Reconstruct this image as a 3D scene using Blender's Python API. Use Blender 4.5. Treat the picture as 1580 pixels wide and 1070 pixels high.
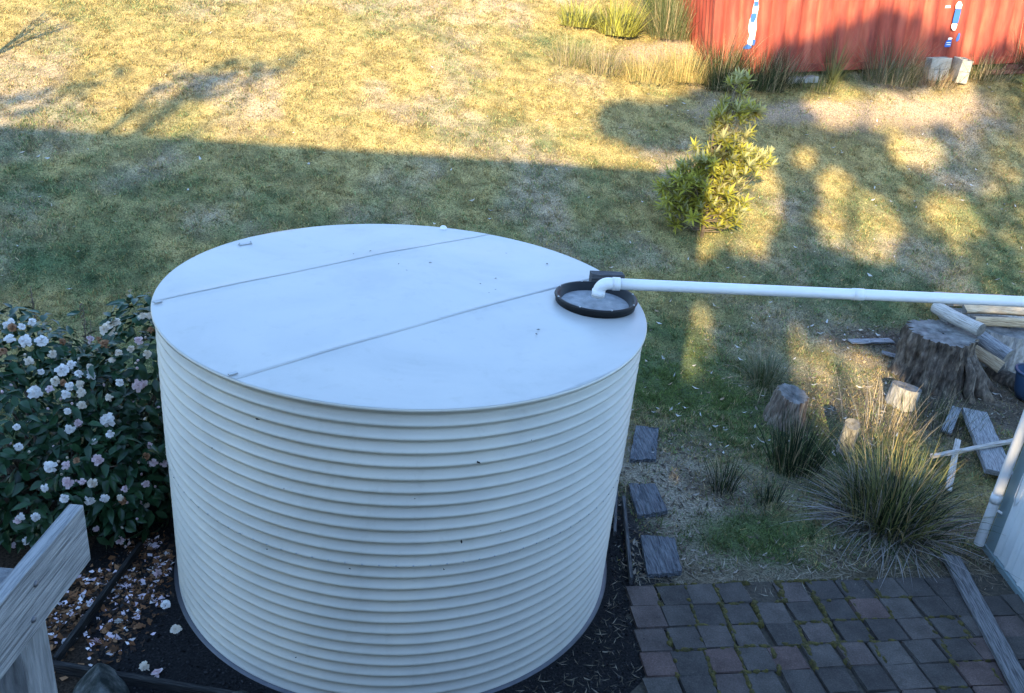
import bpy, bmesh, math, random
import numpy as np
from mathutils import Vector, Matrix, Quaternion

for o in list(bpy.data.objects):
    bpy.data.objects.remove(o)
SC = bpy.context.scene
COL = SC.collection
rng = np.random.default_rng(11)
random.seed(5)
R = math.radians

# ------------------------------------------------------------------ camera
cam = bpy.data.cameras.new('camera')
cam.sensor_width = 36.0
cam.lens = 30.12
cam.clip_start = 0.05
cam.clip_end = 600
co = bpy.data.objects.new('camera', cam)
COL.objects.link(co)
_F = Vector((0.12230311, 0.90378681, -0.41013577))
_R = Vector((0.99165979, -0.09435134, 0.08779918))
_U = Vector((-0.04065488, 0.41745326, 0.9077885))
CAM = Vector((0, -5.4555, 4.1978))
co.matrix_world = Matrix(((_R.x, _U.x, -_F.x, CAM.x), (_R.y, _U.y, -_F.y, CAM.y), (_R.z, _U.z, -_F.z, CAM.z), (0, 0, 0, 1)))
SC.camera = co

# ------------------------------------------------------------------ sky, sun, exposure
SUN_AZ, SUN_EL = R(18), R(20)                      # light travels towards +y, a little to +x
S_DIR = np.array([math.sin(SUN_AZ) * math.cos(SUN_EL), math.cos(SUN_AZ) * math.cos(SUN_EL), -math.sin(SUN_EL)])
S_U = np.array([math.cos(SUN_AZ), -math.sin(SUN_AZ), 0])
S_V = np.array([math.sin(SUN_AZ) * math.sin(SUN_EL), math.cos(SUN_AZ) * math.sin(SUN_EL), math.cos(SUN_EL)])
w = bpy.data.worlds.new('World')
SC.world = w
w.use_nodes = True
nt = w.node_tree
bgn = nt.nodes['Background']
sky = nt.nodes.new('ShaderNodeTexSky')
sky.sky_type = 'NISHITA'
sky.sun_disc = False
sky.sun_elevation = SUN_EL
sky.sun_rotation = R(198)
sky.altitude = 50
sky.air_density = 1.0
sky.dust_density = 0.2
sky.ozone_density = 3.0
nt.links.new(sky.outputs[0], bgn.inputs[0])
bgn.inputs[1].default_value = 0.15
sl = bpy.data.lights.new('sun', 'SUN')
sl.energy = 3.1
sl.angle = R(0.5)
sl.color = (1.0, 0.78, 0.44)
so = bpy.data.objects.new('sun', sl)
COL.objects.link(so)
so.rotation_euler = Vector(S_DIR).to_track_quat('-Z', 'Y').to_euler()
so.location = (-8, -25, 20)
SC.view_settings.view_transform = 'Standard'
SC.view_settings.look = 'None'
SC.view_settings.gamma = 1
SC.view_settings.use_curve_mapping = False
SC.view_settings.exposure = 2.5

SC.cycles.max_bounces = 6
SC.cycles.diffuse_bounces = 3
SC.cycles.glossy_bounces = 2

# ------------------------------------------------------------------ helpers: noise, meshes
_lat = np.random.default_rng(3).random((8, 256, 256))
def vn(x, y, s, k=0):
    """smooth value noise 0..1 with cell size s"""
    x = np.asarray(x, float) / s + 100.37 + 13 * k
    y = np.asarray(y, float) / s + 80.11 + 7 * k
    xi = np.floor(x).astype(int); yi = np.floor(y).astype(int)
    fx = x - xi; fy = y - yi
    fx = fx * fx * (3 - 2 * fx); fy = fy * fy * (3 - 2 * fy)
    L = _lat[k % 8]
    a = L[xi % 256, yi % 256]; b = L[(xi + 1) % 256, yi % 256]
    c = L[xi % 256, (yi + 1) % 256]; d = L[(xi + 1) % 256, (yi + 1) % 256]
    return (a * (1 - fx) + b * fx) * (1 - fy) + (c * (1 - fx) + d * fx) * fy
def fbm(x, y, s, k=0, o=4):
    t = 0; a = .5; n = 0
    for i in range(o):
        t = t + a * vn(x, y, s, k + i); n += a; a *= .5; s *= .47
    return t / n
def sst(a, b, t):
    t = np.clip((np.asarray(t, float) - a) / (b - a), 0, 1)
    return t * t * (3 - 2 * t)
def ground0(x, y):
    x = np.asarray(x, float); y = np.asarray(y, float)
    d = y - 1.6
    z = np.where(d <= 0, 0, np.where(d < 3, .06 * d * d, .36 * (d - 1.5)))
    z = np.where(y > 22, .36 * 18.9 + (y - 22) * .12, z)
    return z + .115 * np.clip(x - 4.5, 0, 10) * sst(6.5, 10.5, y)
def ground(x, y):
    return ground0(x, y) + (fbm(x, y, .9, 1, 3) - .5) * .07 * sst(1.2, 4, y) + (fbm(x, y, .35, 2, 2) - .5) * .02 * sst(-.2, .8, y)
def gz(x, y):
    return float(ground(x, y))

def nmesh(name, V, T=None, Q=None, col=None, smooth=False):
    V = np.asarray(V, np.float32).reshape(-1, 3)
    me = bpy.data.meshes.new(name)
    me.vertices.add(len(V)); me.vertices.foreach_set('co', V.ravel())
    T = np.zeros((0, 3), np.int32) if T is None or len(T) == 0 else np.asarray(T, np.int32).reshape(-1, 3)
    Q = np.zeros((0, 4), np.int32) if Q is None or len(Q) == 0 else np.asarray(Q, np.int32).reshape(-1, 4)
    li = np.concatenate([T.ravel(), Q.ravel()])
    st = np.concatenate([np.arange(len(T)) * 3, len(T) * 3 + np.arange(len(Q)) * 4]).astype(np.int32)
    me.loops.add(len(li)); me.loops.foreach_set('vertex_index', li)
    me.polygons.add(len(st)); me.polygons.foreach_set('loop_start', st)
    if smooth:
        me.polygons.foreach_set('use_smooth', np.ones(len(st), bool))
    me.update(calc_edges=True)
    if col is not None:
        a = me.color_attributes.new('col', 'FLOAT_COLOR', 'POINT')
        c = np.ones((len(V), 4), np.float32); c[:, :3] = col
        a.data.foreach_set('color', c.ravel())
    me.validate()
    return me

def link(name, data, mat=None, parent=None, loc=None, rot=None, scale=None):
    o = bpy.data.objects.new(name, data)
    COL.objects.link(o)
    if mat is not None and data is not None and len(data.materials) == 0:
        data.materials.append(mat)
    if parent: o.parent = parent
    if loc is not None: o.location = loc
    if rot is not None: o.rotation_euler = rot
    if scale is not None: o.scale = scale
    return o
def tag(o, label=None, cat=None, group=None, kind=None):
    if label: o['label'] = label
    if cat: o['category'] = cat
    if group: o['group'] = group
    if kind: o['kind'] = kind
    return o
def thing(name, label, cat, loc=(0, 0, 0), rz=0, group=None):
    return tag(link(name, None, loc=loc, rot=(0, 0, rz)), label, cat, group)

def gridq(m, n, wrap=False):
    """quads of an m x n vertex grid (row major)"""
    i, j = np.meshgrid(np.arange(m - 1), np.arange(n if wrap else n - 1), indexing='ij')
    i = i.ravel(); j = j.ravel(); j2 = (j + 1) % n
    return np.stack([i * n + j, i * n + j2, (i + 1) * n + j2, (i + 1) * n + j], -1)
def lathe(name, prof, seg, smooth=True, center=(0, 0)):
    prof = np.asarray(prof, float); t = np.arange(seg) / seg * 2 * math.pi
    V = np.stack([center[0] + prof[:, :1] * np.cos(t), center[1] + prof[:, :1] * np.sin(t), np.repeat(prof[:, 1:2], seg, 1)], -1)
    return nmesh(name, V, Q=gridq(len(prof), seg, True), smooth=smooth)
def tube_arrays(path, rad, seg=10, cap=True):
    path = np.asarray(path, float); n = len(path)
    rad = np.full(n, rad, float) if np.ndim(rad) == 0 else np.asarray(rad, float)
    tg = np.gradient(path, axis=0); tg /= np.linalg.norm(tg, axis=1)[:, None] + 1e-12
    up = np.array([0, 0, 1.0]) if abs(tg[0][2]) < .9 else np.array([1.0, 0, 0])
    a = np.cross(tg[0], up); a /= np.linalg.norm(a)
    V = []
    for i in range(n):
        a = a - tg[i] * (a @ tg[i]); a /= np.linalg.norm(a)
        b = np.cross(tg[i], a)
        th = np.arange(seg) / seg * 2 * math.pi
        V.append(path[i] + rad[i] * (np.cos(th)[:, None] * a + np.sin(th)[:, None] * b))
    V = np.concatenate(V); Q = gridq(n, seg, True); T = np.zeros((0, 3), int)
    if cap:
        c0 = len(V); V = np.concatenate([V, path[:1], path[-1:]])
        j = np.arange(seg); j2 = (j + 1) % seg
        T = np.concatenate([np.stack([np.full(seg, c0), j2, j], -1), np.stack([np.full(seg, c0 + 1), (n - 1) * seg + j, (n - 1) * seg + j2], -1)])
    return V, T, Q
def tube(name, path, rad, seg=10, smooth=True, cap=True):
    V, T, Q = tube_arrays(path, rad, seg, cap)
    return nmesh(name, V, T, Q, smooth=smooth)
class MB:
    def __init__(s): s.V = []; s.T = []; s.Q = []; s.C = []; s.n = 0
    def add(s, V, T=None, Q=None, col=None):
        V = np.asarray(V, float).reshape(-1, 3)
        s.V.append(V)
        if T is not None and len(T): s.T.append(np.asarray(T) + s.n)
        if Q is not None and len(Q): s.Q.append(np.asarray(Q) + s.n)
        if col is not None: s.C.append(np.broadcast_to(np.asarray(col, float), (len(V), 3)))
        s.n += len(V)
    def tube(s, path, rad, seg=8): s.add(*tube_arrays(path, rad, seg))
    def mesh(s, name, smooth=False):
        return nmesh(name, np.concatenate(s.V), np.concatenate(s.T) if s.T else None, np.concatenate(s.Q) if s.Q else None, np.concatenate(s.C) if s.C else None, smooth)
def box(name, sx, sy, sz, bevel=.004, jitter=0, cuts=0, seed=0):
    """bevelled box centred in x,y with its base at z=0; jitter roughens it"""
    bm = bmesh.new()
    bmesh.ops.create_cube(bm, size=1)
    for v in bm.verts: v.co = Vector((v.co.x * sx, v.co.y * sy, (v.co.z + .5) * sz))
    if cuts:
        long_e = [e for e in bm.edges if abs((e.verts[0].co - e.verts[1].co).x) > sx * .9]
        bmesh.ops.subdivide_edges(bm, edges=long_e, cuts=cuts, use_grid_fill=True)
    if bevel: bmesh.ops.bevel(bm, geom=[e for e in bm.edges if e.calc_face_angle(0) > .5], offset=bevel, segments=2, profile=.6, affect='EDGES')
    if jitter:
        rr = random.Random(seed)
        for v in bm.verts: v.co += Vector((rr.uniform(-1, 1), rr.uniform(-1, 1), rr.uniform(-1, 1))) * jitter
    me = bpy.data.meshes.new(name); bm.to_mesh(me); bm.free()
    return me

# ------------------------------------------------------------------ materials
def newmat(name):
    m = bpy.data.materials.new(name); m.use_nodes = True
    nt = m.node_tree
    return m, nt, nt.nodes['Principled BSDF']
def noise_node(nt, scale, detail=6, rough=.6, vec=None, stretch=None, dist=0):
    n = nt.nodes.new('ShaderNodeTexNoise')
    n.inputs['Scale'].default_value = scale; n.inputs['Detail'].default_value = detail
    n.inputs['Roughness'].default_value = rough; n.inputs['Distortion'].default_value = dist
    tc = nt.nodes.new('ShaderNodeTexCoord')
    src = tc.outputs['Object']
    if vec == 'world':
        g = nt.nodes.new('ShaderNodeNewGeometry'); src = g.outputs['Position']
    if stretch:
        mp = nt.nodes.new('ShaderNodeMapping'); mp.inputs['Scale'].default_value = stretch
        nt.links.new(src, mp.inputs['Vector']); src = mp.outputs[0]
    nt.links.new(src, n.inputs['Vector'])
    return n
def ramp(nt, fac, stops):
    r = nt.nodes.new('ShaderNodeValToRGB'); e = r.color_ramp.elements
    while len(e) < len(stops): e.new(.5)
    for el, (p, c) in zip(e, stops):
        el.position = p; el.color = (*c, 1) if len(c) == 3 else c
    nt.links.new(fac, r.inputs[0])
    return r
def mixc(nt, a, b, fac, mode='MIX'):
    m = nt.nodes.new('ShaderNodeMix'); m.data_type = 'RGBA'; m.blend_type = mode
    for s, v in ((m.inputs[6], a), (m.inputs[7], b)):
        if hasattr(v, 'links') or isinstance(v, bpy.types.NodeSocket): nt.links.new(v, s)
        else: s.default_value = (*v, 1)
    if isinstance(fac, (int, float)): m.inputs[0].default_value = fac
    else: nt.links.new(fac, m.inputs[0])
    return m.outputs[2]
def bump(nt, bsdf, h, strength=.3, dist=.01, prev=None):
    b = nt.nodes.new('ShaderNodeBump'); b.inputs['Strength'].default_value = strength; b.inputs['Distance'].default_value = dist
    nt.links.new(h, b.inputs['Height'])
    if prev: nt.links.new(prev, b.inputs['Normal'])
    nt.links.new(b.outputs[0], bsdf.inputs['Normal'])
    return b.outputs[0]
def M_noise(name, stops, scale=6, rough=.8, bs=.3, bd=.01, stretch=None, vec=None, detail=8, fine=None, spec=.4, rnd=0, dist=0):
    m, nt, b = newmat(name)
    n = noise_node(nt, scale, detail, .62, vec, stretch, dist)
    c = ramp(nt, n.outputs[0], stops).outputs[0]
    if rnd:
        oi = nt.nodes.new('ShaderNodeObjectInfo')
        hs = nt.nodes.new('ShaderNodeHueSaturation')
        mr = nt.nodes.new('ShaderNodeMapRange'); mr.inputs[3].default_value = 1 - rnd; mr.inputs[4].default_value = 1 + rnd
        nt.links.new(oi.outputs['Random'], mr.inputs[0]); nt.links.new(mr.outputs[0], hs.inputs['Value'])
        nt.links.new(c, hs.inputs['Color']); c = hs.outputs[0]
    nt.links.new(c, b.inputs['Base Color'])
    b.inputs['Roughness'].default_value = rough
    b.inputs['Specular IOR Level'].default_value = spec
    h = n.outputs[0]
    if fine:
        h = noise_node(nt, fine, 6, .7, vec, stretch).outputs[0]
    if bs: bump(nt, b, h, bs, bd)
    return m
def M_attr(name, rough=.6, trans=.3, spec=.3, noise=None):
    m, nt, b = newmat(name)
    a = nt.nodes.new('ShaderNodeAttribute'); a.attribute_name = 'col'
    c = a.outputs[0]
    if noise:
        n = noise_node(nt, noise, 8, .7, 'world')
        c = mixc(nt, c, ramp(nt, n.outputs[0], [(.36, (.22, .23, .22)), (.5, (.85, .85, .85)), (.66, (1.6, 1.55, 1.42))]).outputs[0], 1.0, 'MULTIPLY')
        bump(nt, b, n.outputs[0], .6, .02)
    nt.links.new(c, b.inputs['Base Color'])
    b.inputs['Roughness'].default_value = rough; b.inputs['Specular IOR Level'].default_value = spec
    if trans:
        tr = nt.nodes.new('ShaderNodeBsdfTranslucent'); nt.links.new(c, tr.inputs[0])
        mx = nt.nodes.new('ShaderNodeMixShader'); mx.inputs[0].default_value = trans
        out = nt.nodes['Material Output']
        nt.links.new(b.outputs[0], mx.inputs[1]); nt.links.new(tr.outputs[0], mx.inputs[2]); nt.links.new(mx.outputs[0], out.inputs[0])
    return m
def M_plain(name, c, rough=.5, spec=.5, var=.1, scale=8, bs=.05, metallic=0):
    m = M_noise(name, [(.3, tuple(x * (1 - var) for x in c)), (.7, tuple(min(1, x * (1 + var)) for x in c))], scale, rough, bs, .005, spec=spec)
    m.node_tree.nodes['Principled BSDF'].inputs['Metallic'].default_value = metallic
    return m

MAT = {}
MAT['ground'] = M_attr('ground_soil', .95, 0, .1, 55)
MAT['grass'] = M_attr('grass_blades', .7, .35, .15)
MAT['leafy'] = M_attr('strap_leaves', .5, .22, .3)
MAT['litter'] = M_attr('dry_litter', .8, .12, .2)
# painted tank steel: cream coat, faint streaks of dust, sparse specks
def tank_mat(name, base, streak, rough):
    m, nt, b = newmat(name)
    n1 = noise_node(nt, 1.6, 5, .55)
    n2 = noise_node(nt, 14, 7, .7, None, streak)
    c = ramp(nt, n1.outputs[0], [(.3, tuple(x * .93 for x in base)), (.7, tuple(min(.9, x * 1.04) for x in base))]).outputs[0]
    d = ramp(nt, n2.outputs[0], [(.55, (1, 1, 1)), (.8, (.80, .78, .74))]).outputs[0]
    c = mixc(nt, c, d, .6, 'MULTIPLY')
    nb = noise_node(nt, .9, 6, .6, None, (1, 1, 1), 1.2)
    c = mixc(nt, c, ramp(nt, nb.outputs[0], [(.35, (.90, .91, .92)), (.5, (1, 1, 1)), (.65, (1.06, 1.05, 1.03))]).outputs[0], 1.0, 'MULTIPLY')
    vo = nt.nodes.new('ShaderNodeTexVoronoi'); vo.inputs['Scale'].default_value = 9
    tc = nt.nodes.new('ShaderNodeTexCoord'); nt.links.new(tc.outputs['Object'], vo.inputs['Vector'])
    sp = ramp(nt, vo.outputs['Distance'], [(.035, (1, 1, 1)), (.06, (0, 0, 0))]).outputs[0]
    n3 = noise_node(nt, 2.3, 2, .5)
    keep = ramp(nt, n3.outputs[0], [(.60, (0, 0, 0)), (.66, (1, 1, 1))]).outputs[0]
    f = mixc(nt, sp, keep, 1.0, 'MULTIPLY')
    c = mixc(nt, c, (.12, .11, .10), f)
    nt.links.new(c, b.inputs['Base Color'])
    r = ramp(nt, n1.outputs[0], [(.3, (rough * .85,) * 3), (.7, (rough * 1.2,) * 3)]).outputs[0]
    nt.links.new(r, b.inputs['Roughness'])
    b.inputs['Specular IOR Level'].default_value = .4
    bump(nt, b, n1.outputs[0], .08, .02)
    return m
MAT['tank'] = tank_mat('tank_cream_paint', (.535, .495, .415), (1, 1, .12), .45)
MAT['tank_roof'] = tank_mat('tank_roof_paint', (.41, .402, .38), (.6, .6, 1), .38)
MAT['pvc'] = M_plain('white_pvc', (.66, .66, .645), .35, .5, .04, 5)
MAT['blackplastic'] = M_plain('black_plastic', (.008, .0085, .009), .5, .25, .2)
MAT['mesh'] = M_noise('dusty_strainer_mesh', [(.3, (.13, .14, .15)), (.6, (.24, .25, .26)), (.8, (.36, .35, .33))], 16, .6, .4, .004, fine=260)
def wood(name, a, b_, c, rnd=.12, bs=.7):
    return M_noise(name, [(.38, a), (.49, b_), (.62, c)], 9, .85, bs, .008, (.8, 16, 16), None, 12, None, .25, rnd, .12)
MAT['greywood'] = wood('weathered_grey_timber', (.09, .093, .097), (.21, .215, .22), (.33, .33, .325))
MAT['railwood'] = wood('pale_weathered_rail', (.085, .088, .094), (.18, .185, .19), (.28, .28, .28), .05, .8)
MAT['darkwood'] = wood('dark_damp_sleeper', (.022, .022, .024), (.06, .062, .064), (.115, .115, .117))
MAT['palewood'] = wood('pale_dry_log', (.24, .22, .19), (.40, .37, .33), (.52, .49, .44), .08)
MAT['blackwood'] = wood('damp_black_edging', (.008, .008, .008), (.022, .022, .022), (.05, .049, .047))
MAT['boardwood'] = wood('dull_grey_board', (.055, .056, .058), (.12, .122, .125), (.19, .19, .19))
MAT['splitwood'] = wood('split_firewood', (.22, .15, .09), (.42, .31, .19), (.56, .45, .31))
MAT['cutend'] = M_noise('sawn_log_end', [(.3, (.045, .043, .04)), (.52, (.15, .145, .135)), (.75, (.27, .26, .24))], 8, .9, .6, .01, rnd=.1)
MAT['bark'] = M_noise('rough_bark', [(.28, (.022, .018, .014)), (.48, (.10, .08, .062)), (.7, (.27, .225, .175))], 9, .95, 1, .03, (2.2, 2.2, .7), rnd=.12)
MAT['greybark'] = M_noise('grey_log_bark', [(.25, (.11, .10, .09)), (.5, (.28, .265, .24)), (.75, (.47, .45, .42))], 12, .9, .7, .012, (2, 2, .8), rnd=.1)
MAT['brownlog'] = M_noise('weathered_brown_log', [(.28, (.06, .045, .035)), (.48, (.20, .155, .12)), (.7, (.38, .32, .26))], 10, .95, 1, .03, (2.4, 2.4, .6), rnd=.05)
MAT['rock'] = M_noise('mossy_rock', [(.38, (.03, .037, .034)), (.52, (.085, .095, .09)), (.66, (.20, .21, .20))], 9, .9, 1, .04, fine=30, spec=.15)
MAT['shedwall'] = M_plain('shed_wall_paint', (.66, .69, .68), .45, .4, .06, 3)
MAT['flashing'] = M_plain('shed_corner_flashing', (.20, .27, .28), .4, .5, .1, 4)
MAT['metalgrey'] = M_plain('galvanised', (.35, .36, .37), .45, .5, .15, 10, .1, .6)
MAT['darkmetal'] = M_plain('dark_bolt', (.10, .10, .11), .5, .5, .15, 10, .1, .6)
MAT['container'] = M_noise('faded_red_container_paint', [(.3, (.11, .019, .013)), (.5, (.25, .044, .026)), (.72, (.36, .095, .055))], 3.0, .7, .15, .01, (1.6, 1, .3), None, 9, None, .35)
MAT['concrete'] = M_noise('concrete_block', [(.3, (.22, .215, .19)), (.7, (.36, .35, .32))], 14, .92, .5, .01, rnd=.08)
MAT['brick'] = M_noise('red_clay_brick', [(.3, (.12, .045, .035)), (.7, (.27, .10, .07))], 9, .9, .5, .01, rnd=.3)
MAT['bluetub'] = M_plain('blue_plastic_tub', (.02, .05, .10), .35, .5, .12)
MAT['whitemark'] = M_plain('peeling_white_paint', (.68, .68, .66), .7, .3, .1)
MAT['bluemark'] = M_plain('peeling_blue_paint', (.025, .10, .36), .6, .3, .15)
MAT['housewall'] = M_plain('house_weatherboard', (.13, .115, .10), .8, .2, .06)
MAT['houseroof'] = M_plain('house_roof_iron', (.16, .16, .165), .6, .3, .08)
MAT['gravel'] = M_noise('dark_gravel', [(.3, (.006, .0065, .007)), (.55, (.020, .020, .021)), (.8, (.055, .054, .052))], 70, .95, .9, .01, vec='world', fine=160, spec=.04)
def paver_mat():
    m, nt, b = newmat('clay_paver')
    n = noise_node(nt, 5, 8, .65, 'world')
    n2 = noise_node(nt, 90, 6, .7, 'world')
    oi = nt.nodes.new('ShaderNodeObjectInfo')
    c1 = ramp(nt, oi.outputs['Random'], [(0, (.062, .057, .053)), (.6, (.10, .09, .081)), (.8, (.105, .088, .08)), (.93, (.12, .082, .073)), (1, (.085, .078, .072))]).outputs[0]
    c2 = ramp(nt, n.outputs[0], [(.3, (.68, .68, .68)), (.6, (1.1, 1.1, 1.1)), (.8, (1.55, 1.5, 1.42))]).outputs[0]
    c = mixc(nt, c1, c2, 1.0, 'MULTIPLY')
    c3 = ramp(nt, n2.outputs[0], [(.35, (.6, .6, .6)), (.6, (1.1, 1.1, 1.1)), (.75, (1.9, 1.9, 1.9))]).outputs[0]
    c = mixc(nt, c, c3, .8, 'MULTIPLY')
    nt.links.new(c, b.inputs['Base Color']); b.inputs['Roughness'].default_value = .9; b.inputs['Specular IOR Level'].default_value = .1
    p = bump(nt, b, n2.outputs[0], .5, .004)
    return m
MAT['paver'] = paver_mat()
MAT['moss'] = M_noise('dry_moss', [(.3, (.03, .028, .012)), (.5, (.075, .065, .02)), (.75, (.16, .13, .03))], 28, 1, .9, .012, vec='world', fine=120)
def leaf_mat(name, dark, light, back, rough, spec, trans):
    m, nt, b = newmat(name)
    oi = nt.nodes.new('ShaderNodeObjectInfo')
    g = nt.nodes.new('ShaderNodeNewGeometry')
    n = noise_node(nt, 7, 3, .6, 'world')
    c = ramp(nt, n.outputs[0], [(.3, dark), (.7, light)]).outputs[0]
    c = mixc(nt, c, back, g.outputs['Backfacing'])
    nt.links.new(c, b.inputs['Base Color']); b.inputs['Roughness'].default_value = rough; b.inputs['Specular IOR Level'].default_value = spec
    tr = nt.nodes.new('ShaderNodeBsdfTranslucent'); nt.links.new(c, tr.inputs[0])
    mx = nt.nodes.new('ShaderNodeMixShader'); mx.inputs[0].default_value = trans
    nt.links.new(b.outputs[0], mx.inputs[1]); nt.links.new(tr.outputs[0], mx.inputs[2]); nt.links.new(mx.outputs[0], nt.nodes['Material Output'].inputs[0])
    return m
MAT['camellia'] = leaf_mat('camellia_leaf', (.006, .022, .010), (.028, .075, .028), (.035, .07, .03), .30, .26, .06)
MAT['banksia'] = leaf_mat('banksia_leaf', (.20, .205, .035), (.46, .43, .06), (.44, .43, .22), .5, .25, .35)
MAT['treeleaf'] = leaf_mat('tree_leaf', (.03, .05, .015), (.07, .10, .03), (.08, .1, .04), .5, .3, .1)
MAT['twig'] = M_noise('brown_twig', [(.3, (.06, .045, .03)), (.7, (.19, .15, .11))], 20, .9, .4, .004)
def petal_mat(name, a, b_):
    m, nt, b = newmat(name)
    n = noise_node(nt, 22, 4, .6)
    c = ramp(nt, n.outputs[0], [(.35, a), (.65, b_)]).outputs[0]
    nt.links.new(c, b.inputs['Base Color']); b.inputs['Roughness'].default_value = .6; b.inputs['Specular IOR Level'].default_value = .2
    tr = nt.nodes.new('ShaderNodeBsdfTranslucent'); nt.links.new(c, tr.inputs[0])
    mx = nt.nodes.new('ShaderNodeMixShader'); mx.inputs[0].default_value = .25
    nt.links.new(b.outputs[0], mx.inputs[1]); nt.links.new(tr.outputs[0], mx.inputs[2]); nt.links.new(mx.outputs[0], nt.nodes['Material Output'].inputs[0])
    return m
MAT['petal_w'] = petal_mat('white_petals', (.74, .69, .66), (.86, .84, .80))
MAT['petal_c'] = petal_mat('cream_petals', (.66, .54, .40), (.80, .74, .64))
MAT['petal_p'] = petal_mat('pale_pink_petals', (.66, .45, .48), (.82, .70, .69))
MAT['petal_b'] = petal_mat('browned_petals', (.20, .09, .045), (.42, .23, .12))

# ================================================================== SETTING
# ---- terrain: one sheet, fine where it is seen, running far up the hill
def axis(a, b, step, lo, hi):
    mid = np.arange(a, b + 1e-6, step)
    left = [a]; s = step
    while left[-1] > lo: s *= 1.35; left.append(left[-1] - s)
    right = [b]; s = step
    while right[-1] < hi: s *= 1.35; right.append(right[-1] + s)
    return np.concatenate([np.array(left[1:])[::-1], mid, np.array(right[1:])])
XS = axis(-9, 13, .07, -160, 160); YS = axis(-2.2, 15, .07, -120, 220)
def ell(x, y, cx, cy, rx, ry):
    return np.clip(1.6 - np.sqrt(((x - cx) / rx) ** 2 + ((y - cy) / ry) ** 2) * 1.1 + (fbm(x, y, .45, 5, 3) - .5) * 1.6, 0, 1)
def soil_mask(x, y):
    """bare soil, litter and path areas where little grass grows"""
    m = np.maximum.reduce([
        ell(x, y, 6.6, 2.4, 1.4, .75), ell(x, y, 4.6, 2.3, .9, .55) * .8, ell(x, y, 2.5, 1.0, .6, 1.3) * .85,
        ell(x, y, 4.6, .6, 1.0, .7) * .9, sst(.25, -.1, y) * (x > 1.5) * (x < 5.3) * .85, ell(x, y, 6.0, 3.8, .7, .3),
        ell(x, y, 4.6, 10.9, .9, .6) * .75, ell(x, y, 7.7, 8.9, 2.6, .5) * .75, ell(x, y, 5.6, 8.9, 1.2, .5) * .5])
    m = m * (1 - .9 * np.exp(-((x - 2.95) / .5) ** 4 - ((y - .12) / .33) ** 4)) * (1 - .8 * np.exp(-((x - 3.2) / .8) ** 2 - ((y - 2.7) / .6) ** 2))
    m = np.where((np.hypot(x, y) < 2.0) & (y < 1.2), 1, m)
    return np.clip(m, 0, 1)
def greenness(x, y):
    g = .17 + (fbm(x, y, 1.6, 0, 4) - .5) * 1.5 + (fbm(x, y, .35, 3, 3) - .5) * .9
    g = g + .42 * sst(8.6, 4.5, y) + .14 * sst(-1, -5, x) * sst(8, 6, y) + .8 * np.exp(-((x - 3.1) / 1.2) ** 2 - ((y - 2.7) / 1.0) ** 2)  # natural green lower down, plus shade tint painted within the house shadow zone
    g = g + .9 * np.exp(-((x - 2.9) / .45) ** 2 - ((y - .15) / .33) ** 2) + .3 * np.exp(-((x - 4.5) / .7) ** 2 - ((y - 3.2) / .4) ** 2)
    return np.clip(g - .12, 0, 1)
GREEN = np.array([.135, .19, .085]); DKGREEN = np.array([.045, .08, .022]); STRAW = np.array([.47, .37, .155]); PALE = np.array([.49, .39, .26])
def ground_col(x, y):
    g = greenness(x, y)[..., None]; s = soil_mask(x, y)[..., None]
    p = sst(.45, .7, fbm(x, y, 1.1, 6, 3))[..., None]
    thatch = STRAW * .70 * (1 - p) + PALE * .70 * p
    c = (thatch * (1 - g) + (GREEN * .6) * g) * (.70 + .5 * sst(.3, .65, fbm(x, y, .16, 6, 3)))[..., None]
    mulch = np.array([.11, .088, .067]) * (.45 + 1.1 * fbm(x, y, .3, 4, 4))[..., None]
    c = c * (1 - s) + mulch * s
    pth = (np.exp(-((x - 2.7) / .9) ** 4 - ((y - .7) / 1.1) ** 4) * s[..., 0] * sst(.35, .6, fbm(x, y, .5, 2, 3)))[..., None]
    c = c * (1 - pth) + np.array([.30, .26, .20]) * pth
    mo = np.clip(np.exp(-((x - 3.1) / 1.3) ** 2 - ((y - 2.75) / 1.1) ** 2) + .55 * np.exp(-((x - 2.95) / .55) ** 2 - ((y - .15) / .38) ** 2), 0, 1)[..., None] * (.35 + .65 * sst(.35, .6, fbm(x, y, .3, 5, 3)))[..., None]
    c = c * (1 - mo) + np.array([.078, .10, .032]) * mo
    up = (sst(8.2, 9.2, y) * sst(.2, .8, soil_mask(x, y)))[..., None]
    c = c * (1 - up) + np.array([.36, .27, .19]) * up
    bed = (sst(-1.3, -1.6, x) * sst(1.6, .9, y) * sst(-4.5, -3.5, x))[..., None]
    c = c * (1 - bed) + np.array([.045, .033, .024]) * (.5 + fbm(x, y, .2, 4, 4))[..., None] * bed
    wet = (np.where((np.hypot(x, y) < 2.3) & (y < 1.0), 1, 0) * sst(2.3, 1.9, np.hypot(x, y)))[..., None]
    c = c * (1 - wet) + np.array([.03, .03, .032]) * wet
    return c
gx, gy = np.meshgrid(XS, YS, indexing='ij')
gzv = ground(gx, gy)
gzv = np.where(gy > 25, gzv + 2.5 * np.sin(gx / 23) * sst(25, 60, gy), gzv)
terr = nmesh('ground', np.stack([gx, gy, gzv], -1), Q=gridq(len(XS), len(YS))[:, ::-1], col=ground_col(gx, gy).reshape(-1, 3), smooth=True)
tag(link('ground', terr, MAT['ground']), kind='structure')

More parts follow.
